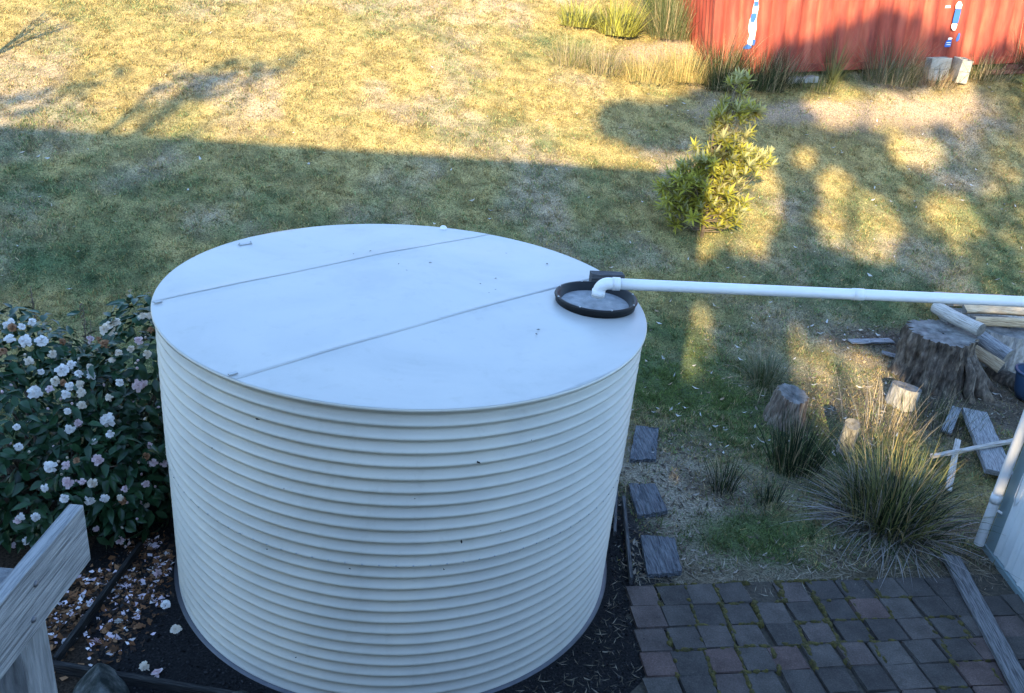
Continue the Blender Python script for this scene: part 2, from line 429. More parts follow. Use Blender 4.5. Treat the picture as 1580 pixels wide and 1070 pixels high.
def in_view(x, y):
    return (x > -.60 * (y + 5.5) - .6) & (x < .98 * (y + 5.5) + .6)
CX0 = np.array([5.15, 9.95, 2.62])                     # near lower left corner of the container
C_A, C_T = R(0), R(6.6)
CD = np.array([math.cos(C_A) * math.cos(C_T), math.sin(C_A) * math.cos(C_T), math.sin(C_T)])
CE = np.array([-math.sin(C_A), math.cos(C_A), 0])
CU = np.cross(CD, CE)
def blocked(x, y):
    b = (np.hypot(x, y) < 1.66)
    q = np.stack([x - CX0[0], y - CX0[1]], -1)
    a = q @ CD[:2]; e = q @ CE[:2]
    b |= (a > .05) & (e > .05)
    b |= (y < -.37 + .05 * (x - 1.7)) & (x > 1.2)
    b |= (x > 4.93 + .138 * y) & (y < .05)
    b |= (x < 1.2) & (y < 1.0)
    return b

# ---- lawn blades: far too many to count
def lawn(n, ymin, ymax, size, name, label, edge=False):
    xs = []; ys = []
    tot = 0
    while tot < n:
        x = rng.uniform(-13, 22, n); y = ymin + (ymax - ymin) * rng.random(n) ** 1.25
        k = in_view(x, y) & ~blocked(x, y)
        s = soil_mask(x, y)
        k &= rng.random(n) > s * (.97 if edge else .93)
        k &= rng.random(n) < (.35 + .9 * fbm(x, y, .5, 7, 3)) * (.5 + .75 * sst(.38, .62, fbm(x, y, .12, 5, 2)))
        xs.append(x[k]); ys.append(y[k]); tot += k.sum()
    x = np.concatenate(xs)[:n]; y = np.concatenate(ys)[:n]
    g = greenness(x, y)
    tuft = fbm(x, y, .12, 2, 3)
    L = size * (.5 + .9 * rng.random(n)) * (.6 + .9 * sst(.3, .8, tuft))
    az = rng.uniform(0, 2 * math.pi, n); lean = rng.uniform(.35, 1.35, n)
    wd = (.0030 + .003 * rng.random(n)) * (1 + .05 * (y + 5))
    z = ground(x, y) - .004
    P = np.stack([x, y, z], -1)
    d = np.stack([np.cos(az) * np.sin(lean), np.sin(az) * np.sin(lean), np.cos(lean)], -1)
    sd = rng.uniform(0, 2 * math.pi, n)
    sdv = np.stack([np.cos(sd), np.sin(sd), 0 * sd], -1)
    V = np.stack([P - sdv * wd[:, None], P + sdv * wd[:, None], P + d * L[:, None]], 1)
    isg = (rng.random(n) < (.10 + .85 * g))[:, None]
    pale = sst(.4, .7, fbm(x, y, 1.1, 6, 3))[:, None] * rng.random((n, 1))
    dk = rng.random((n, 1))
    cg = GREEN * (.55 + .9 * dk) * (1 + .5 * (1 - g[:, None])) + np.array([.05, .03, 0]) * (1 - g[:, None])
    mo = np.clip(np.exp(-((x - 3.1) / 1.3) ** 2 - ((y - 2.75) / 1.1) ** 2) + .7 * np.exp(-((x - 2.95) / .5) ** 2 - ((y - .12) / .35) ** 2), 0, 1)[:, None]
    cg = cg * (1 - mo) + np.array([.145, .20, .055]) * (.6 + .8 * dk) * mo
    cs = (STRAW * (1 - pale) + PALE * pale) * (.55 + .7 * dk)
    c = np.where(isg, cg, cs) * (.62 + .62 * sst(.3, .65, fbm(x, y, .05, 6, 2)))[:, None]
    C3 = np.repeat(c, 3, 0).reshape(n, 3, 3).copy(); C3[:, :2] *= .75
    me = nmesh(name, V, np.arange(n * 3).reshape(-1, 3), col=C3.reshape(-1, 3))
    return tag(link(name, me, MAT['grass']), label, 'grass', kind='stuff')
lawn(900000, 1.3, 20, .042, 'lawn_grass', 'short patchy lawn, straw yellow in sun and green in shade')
lawn(60000, -.4, 2.6, .05, 'path_grass', 'sparse short grass between the tank and the shed', True)

# ---- pale fallen leaves, bark flakes and twigs scattered over lawn and beds
def litter(name, label, cat, n, region, size, cols, curl=.25, lift=.006, wr=(.18, .4)):
    x, y = region(n); n = len(x)
    z = ground(x, y) + lift
    L = size * (.5 + rng.random(n)); W = L * rng.uniform(wr[0], wr[1], n)
    az = rng.uniform(0, 6.283, n); tilt = rng.normal(0, .25, n); roll = rng.normal(0, .4, n)
    a = np.stack([np.cos(az) * np.cos(tilt), np.sin(az) * np.cos(tilt), np.sin(tilt)], -1)
    b = np.stack([-np.sin(az) * np.cos(roll), np.cos(az) * np.cos(roll), np.sin(roll)], -1)
    P = np.stack([x, y, z], -1); up = np.array([0, 0, 1.0])
    cu = (curl * rng.random(n) * L)[:, None]
    L = L[:, None]; W = W[:, None]
    V = np.stack([P - a * L * .5 + up * cu, P - b * W * .5, P + a * L * .5 + up * cu, P + b * W * .5], 1)
    V[..., 2] = np.maximum(V[..., 2], (ground(V[..., 0], V[..., 1]) + .004))
    c = np.asarray(cols)[rng.integers(0, len(cols), n)] * rng.uniform(.65, 1.2, (n, 1))
    i = np.arange(n)[:, None] * 4
    T = np.concatenate([i + np.array([0, 1, 3]), i + np.array([1, 2, 3])])
    me = nmesh(name, V, T, col=np.repeat(c, 4, 0))
    return tag(link(name, me, MAT['litter']), label, cat, kind='stuff')
def reg_lawn(n):
    x = rng.uniform(-8, 14, n * 4); y = 1.4 + 9 * rng.random(n * 4) ** 1.4
    k = in_view(x, y) & ~blocked(x, y) & (rng.random(n * 4) < .25 + .75 * sst(1, 4, x))
    return x[k][:n], y[k][:n]
def reg_bed(n):
    x = rng.uniform(1.7, 8, n * 6); y = rng.uniform(-.4, 4.4, n * 6)
    k = ~blocked(x, y) & (rng.random(n * 6) < soil_mask(x, y) ** 1.5 + .05)
    return x[k][:n], y[k][:n]
LEAFC = [(.50, .48, .44), (.42, .36, .28), (.34, .24, .15), (.56, .53, .48)]
litter('fallen_gum_leaf_scatter', 'pale dry leaves scattered thinly over the lawn', 'leaf litter', 1100, reg_lawn, .065, LEAFC, lift=.02)
BEDC = [(.22, .185, .145), (.16, .12, .085), (.10, .075, .055), (.32, .28, .23), (.06, .048, .038)]
litter('bark_litter', 'brown bark chips and leaf litter around stumps and stepping timbers', 'bark litter', 3800, reg_bed, .055, BEDC)
def reg_path(n):
    x = rng.uniform(1.8, 5.2, n); y = -.45 + .35 * rng.normal(0, 1, n) * .5 + .12 * (x - 1.7) * .4 + .08
    return x, y
litter('straw_litter', 'dry straw blades lying along the edge of the paving', 'straw litter', 1500, reg_path, .10, [(.27, .23, .165), (.19, .155, .105), (.34, .30, .23), (.10, .08, .055)], .1, .008, (.03, .07))

# ---- dark gravel pad round the tank
nseg = 96; th = np.arange(nseg) / nseg * 2 * math.pi
ro = 2.06 + .16 * (fbm(np.cos(th) * 2, np.sin(th) * 2, .5, 3, 3) - .5)
ro = np.where((np.cos(th) < -.3) | (np.sin(th) < -.5), ro + .12, np.minimum(ro, 1.86))
rings = np.stack([np.full(nseg, .5), np.full(nseg, 1.5), ro * .92, ro], 0)
Vg = np.stack([rings * np.cos(th), rings * np.sin(th), np.broadcast_to(np.array([[.012], [.012], [.012], [.004]]), rings.shape)], -1)
gb = tag(link('gravel_pad', nmesh('gravel_pad', Vg, Q=gridq(4, nseg, True)), MAT['gravel']), kind='structure')
# loose stones on the pad
n = 5200
a = rng.uniform(0, 6.283, n); r = rng.uniform(1.65, 2.12, n)
k = ~((np.cos(a) > -.2) & (np.sin(a) > -.1) & (r > 1.85)); a = a[k]; r = r[k]; n = len(a)
oct_ = np.array([[1, 0, 0], [0, 1, 0], [-1, 0, 0], [0, -1, 0], [0, 0, .8], [0, 0, -.5]])
of = np.array([[0, 1, 4], [1, 2, 4], [2, 3, 4], [3, 0, 4], [1, 0, 5], [2, 1, 5], [3, 2, 5], [0, 3, 5]])
sz = rng.uniform(.003, .011, n) * (1 + 1.2 * (rng.random(n) < .06))
V = np.stack([r * np.cos(a), r * np.sin(a), .014 + 0 * a], -1)[:, None, :] + oct_[None] * sz[:, None, None] * rng.uniform(.6, 1.3, (n, 6, 3))
c = np.repeat(np.array([.022, .022, .024])[None] * rng.uniform(.3, 2.6, (n, 1)), 6, 0)
tag(link('gravel_stones', nmesh('gravel_stones', V, (np.arange(n)[:, None, None] * 6 + of).reshape(-1, 3), col=c), MAT['ground']), 'small dark gravel stones round the foot of the tank', 'gravel', kind='stuff')

def reg_pad(n):
    a = rng.uniform(-1.1, -.1, n); r = rng.uniform(1.66, 2.1, n)
    return r * np.cos(a), r * np.sin(a)
litter('dry_twig_litter', 'dry straw and twigs on the dark ground right of the tank foot', 'straw litter', 420, reg_pad, .07, [(.20, .17, .12), (.11, .09, .06), (.28, .24, .18), (.05, .045, .035)], .15, .016, (.03, .10))
# ---- brick paving: every paver a piece of its own
pav = link('paving', nmesh('paving_bed', [(1.35, -.5, .006), (1.0, -3.2, .006), (6.5, -3.2, .006), (5.2, -.28, .006)], Q=[(0, 1, 2, 3)]), M_noise('paving_joint_sand', [(.3, (.025, .022, .018)), (.6, (.07, .06, .045)), (.8, (.12, .10, .07))], 40, 1, .8, .01, vec='world'))
tag(pav, kind='structure')
pvar = []
for k in range(7):
    pvar.append(box('paver', .222 + .004 * (k % 3), .211 + .004 * (k % 2), .05, .008, .0045, 0, k))
    pvar[-1].materials.append(MAT['paver'])
prot = R(3.0)
colx = [0, .232, .464, .70, .955, 1.21, 1.47, 1.73, 1.99, 2.25, 2.50, 2.755, 3.02, 3.28, 3.54]
rr = random.Random(4)
def board_x(y): return 4.5 + .24 * (y + .17)
for row in range(9):
    for ci, cx in enumerate(colx):
        wide = 1.0 if ci < 3 else (1.0 if ci < 7 else 1.06)
        lx = cx + .116 + rr.uniform(-.006, .006) + (.03 * (row % 3 - 1) if ci > 3 else 0)
        ly = -.112 - row * .221 + rr.uniform(-.004, .004)
        x = 1.70 + lx * math.cos(prot) - ly * math.sin(prot) * .3 + ly * .10
        y = -.505 + lx * math.sin(prot) + ly
        if x < 1.30 or y < -3.1: continue
        onright = x > board_x(y)
        if abs(x - board_x(y) - .02) < .13 and y < -.1 and False: continue
        if row == 0 and ci == 4: continue                     # a gap where soil and moss show
        if row == 0 and onright: continue
        o = link('paver', pvar[rr.randrange(7)], None, pav, (x, y, -.020 + rr.uniform(-.005, .006) - (.010 if onright else 0)), (rr.gauss(0, .012), rr.gauss(0, .012), prot + rr.gauss(0, .016)), (wide, 1.0, 1))
# moss grown in the joints
mb = MB()
for i in range(900):
    ci = int(rr.choice([3, 3, 4, 4, 5, 5, 5, 6, 6, 7, 8, 9, 10, 2, 1])); row = rr.randrange(0, 8)
    if vn(np.array(ci * .7), np.array(row * .9), 1.0, 2) < (.40 if ci < 8 else .55): continue
    vert = rr.random() < .62
    if vert: lx = colx[ci] + rr.gauss(0, .006); ly = -row * .221 - rr.random() * .22
    else: lx = colx[ci] + rr.random() * .25; ly = -row * .221 + rr.gauss(0, .005)
    x = 1.70 + lx * math.cos(prot) + ly * .10 - ly * math.sin(prot) * .3; y = -.505 + lx * math.sin(prot) + ly
    s = rr.uniform(.012, .026); el_ = rr.uniform(1.2, 2.6)
    t = np.arange(8) / 8 * 6.283 + rr.random()
    q = s * np.array([rr.uniform(.7, 1.2) for _ in range(8)])
    ex, ey = (1, el_) if vert else (el_, 1)
    top_ = .032 + .008 * rr.random()
    V = [(x + ex * q[j] * math.cos(t[j]), y + ey * q[j] * math.sin(t[j]), .010) for j in range(8)] + [(x + .6 * ex * q[j] * math.cos(t[j]), y + .6 * ey * q[j] * math.sin(t[j]), top_ - .003 * rr.random()) for j in range(8)] + [(x, y, top_ + .003)]
    T = []
    for j in range(8):
        j2 = (j + 1) % 8; T += [(j, j2, 8 + j2), (j, 8 + j2, 8 + j), (8 + j, 8 + j2, 16)]
    mb.add(V, T)
tag(link('joint_moss', mb.mesh('joint_moss', True), MAT['moss'], pav), kind='stuff')

# ================================================================== OFF-FRAME HOUSE, TREES AND ADDED WING (they shade the yard)
h = thing('house', 'two storey house behind the viewpoint with dark iron roof', 'house', (0, 0, 0))
def prism(name, pts, y0, y1): pass
def wallbox(name, x0, x1, y0, y1, z0, z1, mat, parent):
    return link(name, box(name, x1 - x0, y1 - y0, z1 - z0, .01), mat, parent, ((x0 + x1) / 2, (y0 + y1) / 2, z0))
wallbox('wall', -14, -.78, -9.0, -6.8, 0, 5.6, MAT['housewall'], h)
def skillion(name, x0, x1, yb, zb, yf, zf, t, mat, parent):
    V = [(x, y, z + dz) for dz in (0, -t) for (x, y, z) in ((x0, yb, zb), (x1, yb, zb), (x1, yf, zf), (x0, yf, zf))]
    Q = [(0, 3, 2, 1), (4, 5, 6, 7), (0, 1, 5, 4), (1, 2, 6, 5), (2, 3, 7, 6), (3, 0, 4, 7)]
    return link(name, nmesh(name, V, Q=Q), mat, parent)
skillion('roof', -14.4, -.74, -9.05, 7.72, -6.3, 5.75, .14, MAT['houseroof'], h)
wallbox('rear_wall', -14, -.78, -9.0, -8.8, 5.61, 7.55, MAT['housewall'], h)
wg = thing('added_shade_wing', 'added low wing behind the viewpoint, blocks the low sun', 'house', (0, 0, 0))  # unseen wing, added so its roof edge cuts the light low on the tuft
wallbox('wall', -.70, 11, -9.0, -7.4, 0, 3.2, MAT['housewall'], wg)
wallbox('rear_wall', -.70, 11, -9.0, -8.85, 3.21, 3.83, MAT['housewall'], wg)
skillion('roof', -.70, 11.4, -9.05, 4.0, -7.1, 3.3, .12, MAT['houseroof'], wg)

SHADE = [(.95, 4.98, .85, .50, 0), (2.5, 5.75, .95, .55, 0), (3.2, 4.3, 1.05, 1.2, 0), (3.1, 2.3, .85, 1.5, 0), (4.3, 2.5, 1.5, 1.35, 0), (5.3, 4.4, 1.5, 1.7, 0),
         (4.75, 7.1, 1.35, .70, .1), (3.4, 6.6, .6, .5, 0), (7.6, 5.0, 1.7, 2.6, 0), (6.6, 2.3, 2.2, 1.7, 0), (6.9, 7.1, .35, .75, 0), (9.6, 4.6, 1.8, 3, 0), (3.6, 1.9, 1.3, 1.1, 0), (2.72, 1.9, .42, 1.25, 0), (2.2, .95, .5, .42, 0), (1.85, 5.25, .8, .62, 0), (3.0, 5.5, .6, .7, 0), (3.2, 3.2, .6, 1, 0), (5.2, 2.9, .9, .9, 0), (2.42, 2.52, .46, .42, 0)]
LIT = [(4.29, 3.82, .66, .68), (4.0, 4.35, .35, .35), (5.75, 4.14, .46, .40), (4.75, 6.02, .85, .50), (3.5, 4.8, .20, .26), (2.62, 3.85, .52, .95), (2.21, 1.72, .13, .50), (3.86, 1.50, .74, .52), (3.36, 1.65, .12, .5), (5.3, 5.3, .5, .35)]
def shaded(u, v):
    k = np.zeros(len(u), bool)
    nz = (fbm(u, v, .5, 1, 3) - .5) * .9 + (fbm(u, v, .13, 3, 2) - .5) * .5
    nz2 = fbm(u, v, .28, 4, 3) - .5
    for (a, b, ra, rb, rot) in SHADE:
        du = (u - a) * math.cos(rot) + (v - b) * math.sin(rot); dv = -(u - a) * math.sin(rot) + (v - b) * math.cos(rot)
        k |= (du / ra) ** 2 + (dv / rb) ** 2 < 1 + nz
    for (a, b, ra, rb) in LIT:
        k &= ((u - a) / ra) ** 2 + ((v - b) / rb) ** 2 > 1 + nz2 * .8
    return k
def far_tree(name, label, trunk, n, ulo, uhi, vlo, vhi, test, wc, ws, leaf):
    u = rng.uniform(ulo, uhi, n * 6); v = rng.uniform(vlo, vhi, n * 6)
    k = test(u, v); u = u[k][:n]; v = v[k][:n]; m = len(u)
    wv = wc + rng.normal(0, ws, m)
    P = u[:, None] * S_U + v[:, None] * S_V + wv[:, None] * S_DIR
    a = rng.normal(0, 1, (m, 3)); a /= np.linalg.norm(a, axis=1)[:, None]
    b = np.cross(a, rng.normal(0, 1, (m, 3))); b /= np.linalg.norm(b, axis=1)[:, None]
    L = leaf * rng.uniform(.6, 1.3, (m, 1))
    V = np.stack([P - a * L, P - b * L * .45, P + a * L, P + b * L * .45], 1)
    t = thing(name, label, 'tree', (trunk[0], trunk[1], 0))
    cr = link('crown', nmesh('crown', V - np.array([trunk[0], trunk[1], 0]), Q=np.arange(m * 4).reshape(-1, 4)), MAT['treeleaf'], t)
    mb = MB()
    top = P.mean(0)
    tr = np.array([0, 0, -.2]); tp = top - np.array([trunk[0], trunk[1], 0])
    path = np.array([tr, tr * .4 + np.array([0, 0, 1.4]), tp * .45 + np.array([0, 0, .3]), tp])
    mb.tube(path, [.22, .18, .13, .05], 8)
    for i in rng.choice(m, min(16, m), False):
        e = P[i] - np.array([trunk[0], trunk[1], 0]); s = path[2] * rng.uniform(.85, 1.1)
        mb.tube([s, (s + e) / 2 + np.array([0, 0, .15]), e], [.05, .03, .012], 6)
    link('trunk', mb.mesh('trunk', True), MAT['bark'], t)
def gpos(u, v, wv):
    return u * S_U + v * S_V + wv * S_DIR
far_tree('shade_tree', 'leafy tree behind the viewpoint beside the house', gpos(3.4, 4, -24)[:2], 9500, -.2, 5.2, .7, 8.2, lambda u, v: shaded(u, v) & (u < 5.0), -24, .6, .15)
far_tree('shade_tree', 'leafy tree behind the viewpoint over the shed', gpos(7, 4, -23)[:2], 9000, 4.8, 11.5, .7, 8.4, lambda u, v: shaded(u, v) & (u >= 5.0), -23, .6, .15)
def streak(u, v):
    c = math.atan2(1.75, 1.5)
    k = np.zeros(len(u), bool)
    for (a, b, la, lb) in ((-5.5, 4.55, 1.25, .22), (-5.9, 4.65, .7, .13), (-7.6, 3.75, .9, .35)):
        du = (u - a) * math.cos(c) + (v - b) * math.sin(c); dv = -(u - a) * math.sin(c) + (v - b) * math.cos(c)
        k |= (du / la) ** 2 + (dv / lb) ** 2 < 1 + (fbm(u, v, .3, 2, 2) - .5)
    return k
far_tree('shade_tree', 'slender tree behind the house roof', gpos(-6, 4, -15)[:2], 430, -9, -3.5, 3.0, 6.4, streak, -15, .3, .13)

# ================================================================== WATER TANK
TH = 2.08; TR = 1.6
tank = thing('water_tank', 'large round cream corrugated steel rainwater tank with flat roof', 'water tank')
NP = 25; pitch = (TH - .035) / NP
def corr(z0, z1, dr, n=11):
    z = np.linspace(z0, z1, int(round((z1 - z0) / pitch * n)) + 1)
    ph = (z - .012) / pitch * 2 * math.pi
    s = np.cos(ph)
    r = TR - .0195 + .0195 * s + dr
    return np.stack([r, z], -1)
zs = .012 + pitch * 12.72
body = link('lower_wall_sheet', lathe('lower_wall_sheet', corr(.0, zs + .03, -.007), 200), MAT['tank'], tank)
up_ = corr(zs, TH - .004, 0)
up_ = np.concatenate([[[up_[0, 0] - .003, up_[0, 1]]], up_])
link('upper_wall_sheet', lathe('upper_wall_sheet', up_, 200), MAT['tank'], tank)
link('base_flange', lathe('base_flange', [(TR + .005, 0), (TR + .022, .002), (TR + .022, .012), (TR - .02, .016)], 160), MAT['darkmetal'], tank)
for o in [c for c in tank.children if c.name.startswith(('lower_wall', 'upper_wall'))]:
    n_ = len(o.data.vertices); V = np.empty(n_ * 3, np.float32); o.data.vertices.foreach_get('co', V); V = V.reshape(-1, 3)
    a_ = np.arctan2(V[:, 1], V[:, 0]); f = 1 + .0042 * (fbm(a_ * 1.6, V[:, 2], .42, 3, 3) - .5) * sst(0, .3, math.pi - np.abs(a_)) * sst(0, .25, V[:, 2]) * sst(TH, TH - .2, V[:, 2])
    V[:, :2] *= f[:, None]; o.data.vertices.foreach_set('co', V.ravel()); o.data.update()
# roof: three overlapping flat sheets with slight oil-can waves and a folded rim
SA = R(39.3); sd = np.array([math.cos(SA), math.sin(SA)]); sn = np.array([-math.sin(SA), math.cos(SA)])
RR = TR + .008
def roof_sheet(b0, b1, dz, m=40, n=90):
    b = np.linspace(b0, b1, m)
    a = np.sin(np.linspace(-1, 1, n) * math.pi / 2)
    half = np.sqrt(np.maximum(RR ** 2 - b ** 2, 1e-5))
    A = a[None] * half[:, None]; B = np.repeat(b[:, None], n, 1)
    x = A * sd[0] + B * sn[0]; y = A * sd[1] + B * sn[1]
    rr_ = np.hypot(x, y) / RR
    fade = sst(1.0, .9, rr_)
    z = TH + dz + (.016 * (fbm(x, y, .8, 4, 2) - .5) + .02 * np.maximum(0, 1 - rr_) ** 1) * fade
    ed = np.minimum(np.abs(B - b0), np.abs(b1 - B))
    z = z + .0035 * np.exp(-(ed / .05) ** 2) * fade * (1 + .8 * np.sin(A * 5))
    top = np.stack([x, y, z], -1)
    bot = top - np.array([0, 0, .0016])
    V = np.concatenate([top.reshape(-1, 3), bot.reshape(-1, 3)])
    Q = gridq(m, n)[:, ::-1]
    off = m * n
    e = [(j, j + 1, off + j + 1, off + j) for j in range(n - 1)] + [((m - 1) * n + j + 1, (m - 1) * n + j, off + (m - 1) * n + j, off + (m - 1) * n + j + 1) for j in range(n - 1)]
    return nmesh('roof_sheet', V, Q=np.concatenate([Q, Q[:, ::-1] + off, np.array(e)]), smooth=False)
for (b0, b1, dz) in ((-RR + .002, -.475, 0), (-.490, .735, .0013), (.722, RR - .002, .0026)):
    me = roof_sheet(b0, b1, dz)
    me.polygons.foreach_set('use_smooth', np.ones(len(me.polygons), bool))
    link('roof_sheet', me, MAT['tank_roof'], tank)
link('rim', lathe('rim', [(RR - .02, TH - .003), (RR + .003, TH - .002), (RR + .006, TH - .006), (RR + .005, TH - .020), (RR - .006, TH - .021)], 200), MAT['tank'], tank)
# rivets of the wall seam, latch plate, vent cap and lid clips
for i in range(46):
    t = R(-165 + i * 3.4)
    link('rivet', bpy.data.meshes.get('rivet') or lathe('rivet', [(.0001, .004), (.004, .003), (.006, 0)], 6), MAT['metalgrey'], tank, ((TR + .0005) * math.cos(t), (TR + .0005) * math.sin(t), zs + .028), (R(90), 0, t + R(90)))
lp = link('latch_plate', box('latch_plate', .10, .03, .006, .001), MAT['metalgrey'], tank, (-1.23, .86, TH + .004), (0, 0, R(38)))
for dx in (-.045, .045): link('screw', lathe('screw', [(.0001, .012), (.006, .011), (.007, 0)], 8), MAT['metalgrey'], lp, (dx, 0, .006))
link('vent_cap', lathe('vent_cap', [(.0001, .028), (.02, .024), (.03, .012), (.032, 0)], 16), MAT['pvc'], tank, (.27, 1.56, TH))
for (px, py) in ((-.90, -1.30), (-1.53, -.36)):
    link('seam_clip', box('seam_clip', .05, .02, .008, .002), MAT['metalgrey'], tank, (px, py, TH + .006), (0, 0, SA))
# dirt and small debris lying on the roof sheets
for i, (px, py, s) in enumerate([(.15, .62, .012), (-.08, .55, .010), (-.02, .42, .008), (.62, .35, .012), (.50, .22, .009), (.60, .12, .007), (1.05, .75, .014), (.75, .95, .008), (-.3, .82, .012), (-.42, .73, .008), (.82, -.55, .013), (.80, -.62, .012), (.55, .05, .006)]):
    link('debris_fleck', bpy.data.meshes.get('debris_fleck') or nmesh('debris_fleck', [(1.3, 0, 0), (.3, .8, .3), (-1, .3, .1), (-.5, -.8, .2), (0, 0, .6)], [(0, 1, 4), (1, 2, 4), (2, 3, 4), (3, 0, 4)]), MAT['blackplastic'], tank, (px, py, TH + .012 + .012 * max(0, 1 - math.hypot(px, py) / 1.6)), (0, 0, i * 1.3), (s, s * .7, s * .5))

for i, (deg, zz, s) in enumerate([(-118.5, 1.88, .014), (-75.2, 1.734, .014), (-77.4, 1.223, .013), (-131.3, 1.568, .008), (-117.4, 1.045, .007), (-99.4, 1.041, .007), (-80.6, 1.042, .007), (-64, 1.815, .006), (-111.2, .306, .008), (-87.2, 1.528, .005), (-69, 1.25, .006)]):
    t = R(deg); link('debris_fleck', bpy.data.meshes['debris_fleck'], None, tank, ((TR - .002) * math.cos(t), (TR - .002) * math.sin(t), zz), (R(90), R(40 * i), t + R(90)), (s, s * .6, s * .8))
# leaf strainer basket
TB = (1.285, -.02)
tb = thing('leaf_strainer', 'round black plastic leaf strainer with grey mesh on the tank roof', 'strainer', (TB[0], TB[1], TH + .004))
link('rim', lathe('rim', [(.262, .004), (.276, .004), (.281, .034), (.289, .050), (.284, .060), (.271, .060), (.260, .050), (.240, .008), (.226, .006)], 72), MAT['blackplastic'], tb)
mz = [(.0001, .018), (.08, .016), (.16, .013), (.215, .010), (.233, .008)]
link('mesh_screen', lathe('mesh_screen', mz, 64), MAT['mesh'], tb)
for i in range(8):
    t = i / 8 * 6.283 + .2
    link('screw', lathe('strainer_screw', [(.0001, .006), (.006, .005), (.007, 0)], 8), MAT['metalgrey'], tb, (.277 * math.cos(t), .277 * math.sin(t), .060))

# inlet pipe
pp = thing('inlet_pipe', 'white plastic pipe running from the shed to the strainer on the tank', 'pipe', (0, 0, 0))
e0 = np.array([1.285, -.075, TH + .175]); e1 = np.array([4.98, -.165, TH + .235])
dv = (e1 - e0) / np.linalg.norm(e1 - e0)
link('pipe', tube('pipe', [e0 + dv * (.12 + s) for s in np.linspace(0, np.linalg.norm(e1 - e0) - .12, 24)], .0385, 24), MAT['pvc'], pp)
arc = [e0 + np.array([0, 0, -.085]), e0 + np.array([0, 0, -.055])]
for s in np.linspace(0, math.pi / 2, 9): arc.append(e0 + dv * (.06 * (1 - math.cos(s)) + 0) + np.array([0, 0, -.055 + .06 * math.sin(s) - .005]))
arc += [e0 + dv * .10]
link('elbow', tube('elbow', arc, .0415, 24), MAT['pvc'], pp)
for (c, ax) in ((e0 + np.array([0, 0, -.075]), (0, 0, 1)), (e0 + dv * .11, dv)):
    ax = np.array(ax, float)
    link('socket_collar', tube('socket_collar', [c - ax * .022, c + ax * .028], .0455, 24), MAT['pvc'], pp)
cpos = e0 + dv * 1.83
link('joiner', tube('joiner', [cpos - dv * .04, cpos + dv * .04], .0425, 24), MAT['pvc'], pp)
# timber packers behind the strainer
pk = thing('timber_packer', 'short dark weathered timber block on the tank roof behind the strainer', 'timber block', (1.43, .34, TH + .004), R(2), 'timber packers on the tank roof')
link('block', box('block', .245, .085, .052, .004, .0015), MAT['darkwood'], pk, (0, 0, .051))
link('end_block', box('end_block', .075, .08, .05, .004, .0015), MAT['darkwood'], pk, (-.085, 0, 0))

# ================================================================== TIMBER RAIL (near, lower left)
RZ = R(263); P0 = Vector((-.672, -3.885, 3.08)); rd = Vector((math.cos(RZ), math.sin(RZ), 0))
rl = thing('timber_railing', 'weathered grey timber rail and post close by at the lower left', 'railing', (P0.x, P0.y, 0), RZ)
link('rail_board', box('rail_board', 2.6, .030, .142, .003, 0, 12), MAT['railwood'], rl, (1.3, 0, 2.94))
link('post', box('post', .092, .092, 3.02, .004), M_noise('post_timber', [(.28, (.07, .072, .076)), (.5, (.15, .155, .16)), (.72, (.24, .24, .24))], 7, .85, .8, .006, (9, 9, 1), None, 10, None, .25, 0, .5), rl, (.185, -.0625, 0))
link('cross_rail', box('cross_rail', 2.4, .042, .09, .003), MAT['railwood'], rl, (.25, -1.315, 2.97), (0, 0, R(90)))
for (bx, bz) in ((.20, 3.040), (.225, 2.975)):
    link('bolt', lathe('bolt', [(.0001, .005), (.004, .0045), (.0065, .002), (.007, 0)], 12), MAT['darkmetal'], rl, (bx, .0152, bz), (R(-90), 0, 0))

# ================================================================== CAMELLIAS
def leaf_mesh(name, L, Wd, fold, bend):
    t = np.array([0, .3, .65, 1.0]); hw = Wd * np.array([.05, .48, .40, .0])
    V = []
    for ti, h_ in zip(t, hw):
        zc = -bend * L * ti * ti
        V += [(L * ti, -h_, zc + fold * h_), (L * ti, 0, zc), (L * ti, h_, zc + fold * h_)]
    Q = []
    for i in range(3):
        for j in range(2): Q.append((i * 3 + j, (i + 1) * 3 + j, (i + 1) * 3 + j + 1, i * 3 + j + 1))
    return np.array(V), np.array(Q)
def frames(n, axis):
    """rotation matrices with z=n and x=axis made orthogonal"""
    n = n / np.linalg.norm(n, axis=1)[:, None]
    x = axis - n * (axis * n).sum(1)[:, None]; x /= np.linalg.norm(x, axis=1)[:, None]
    y = np.cross(n, x)
    return np.stack([x, y, n], -1)
cam_leaf = []
for k in range(4):
    V, Q = leaf_mesh('leaf', .096 + .010 * k, .050 + .004 * (k % 3), .35, .10 + .09 * k)
    me = nmesh('leaf', V, Q=Q, smooth=True); me.materials.append(MAT['camellia']); cam_leaf.append((V, Q, me))
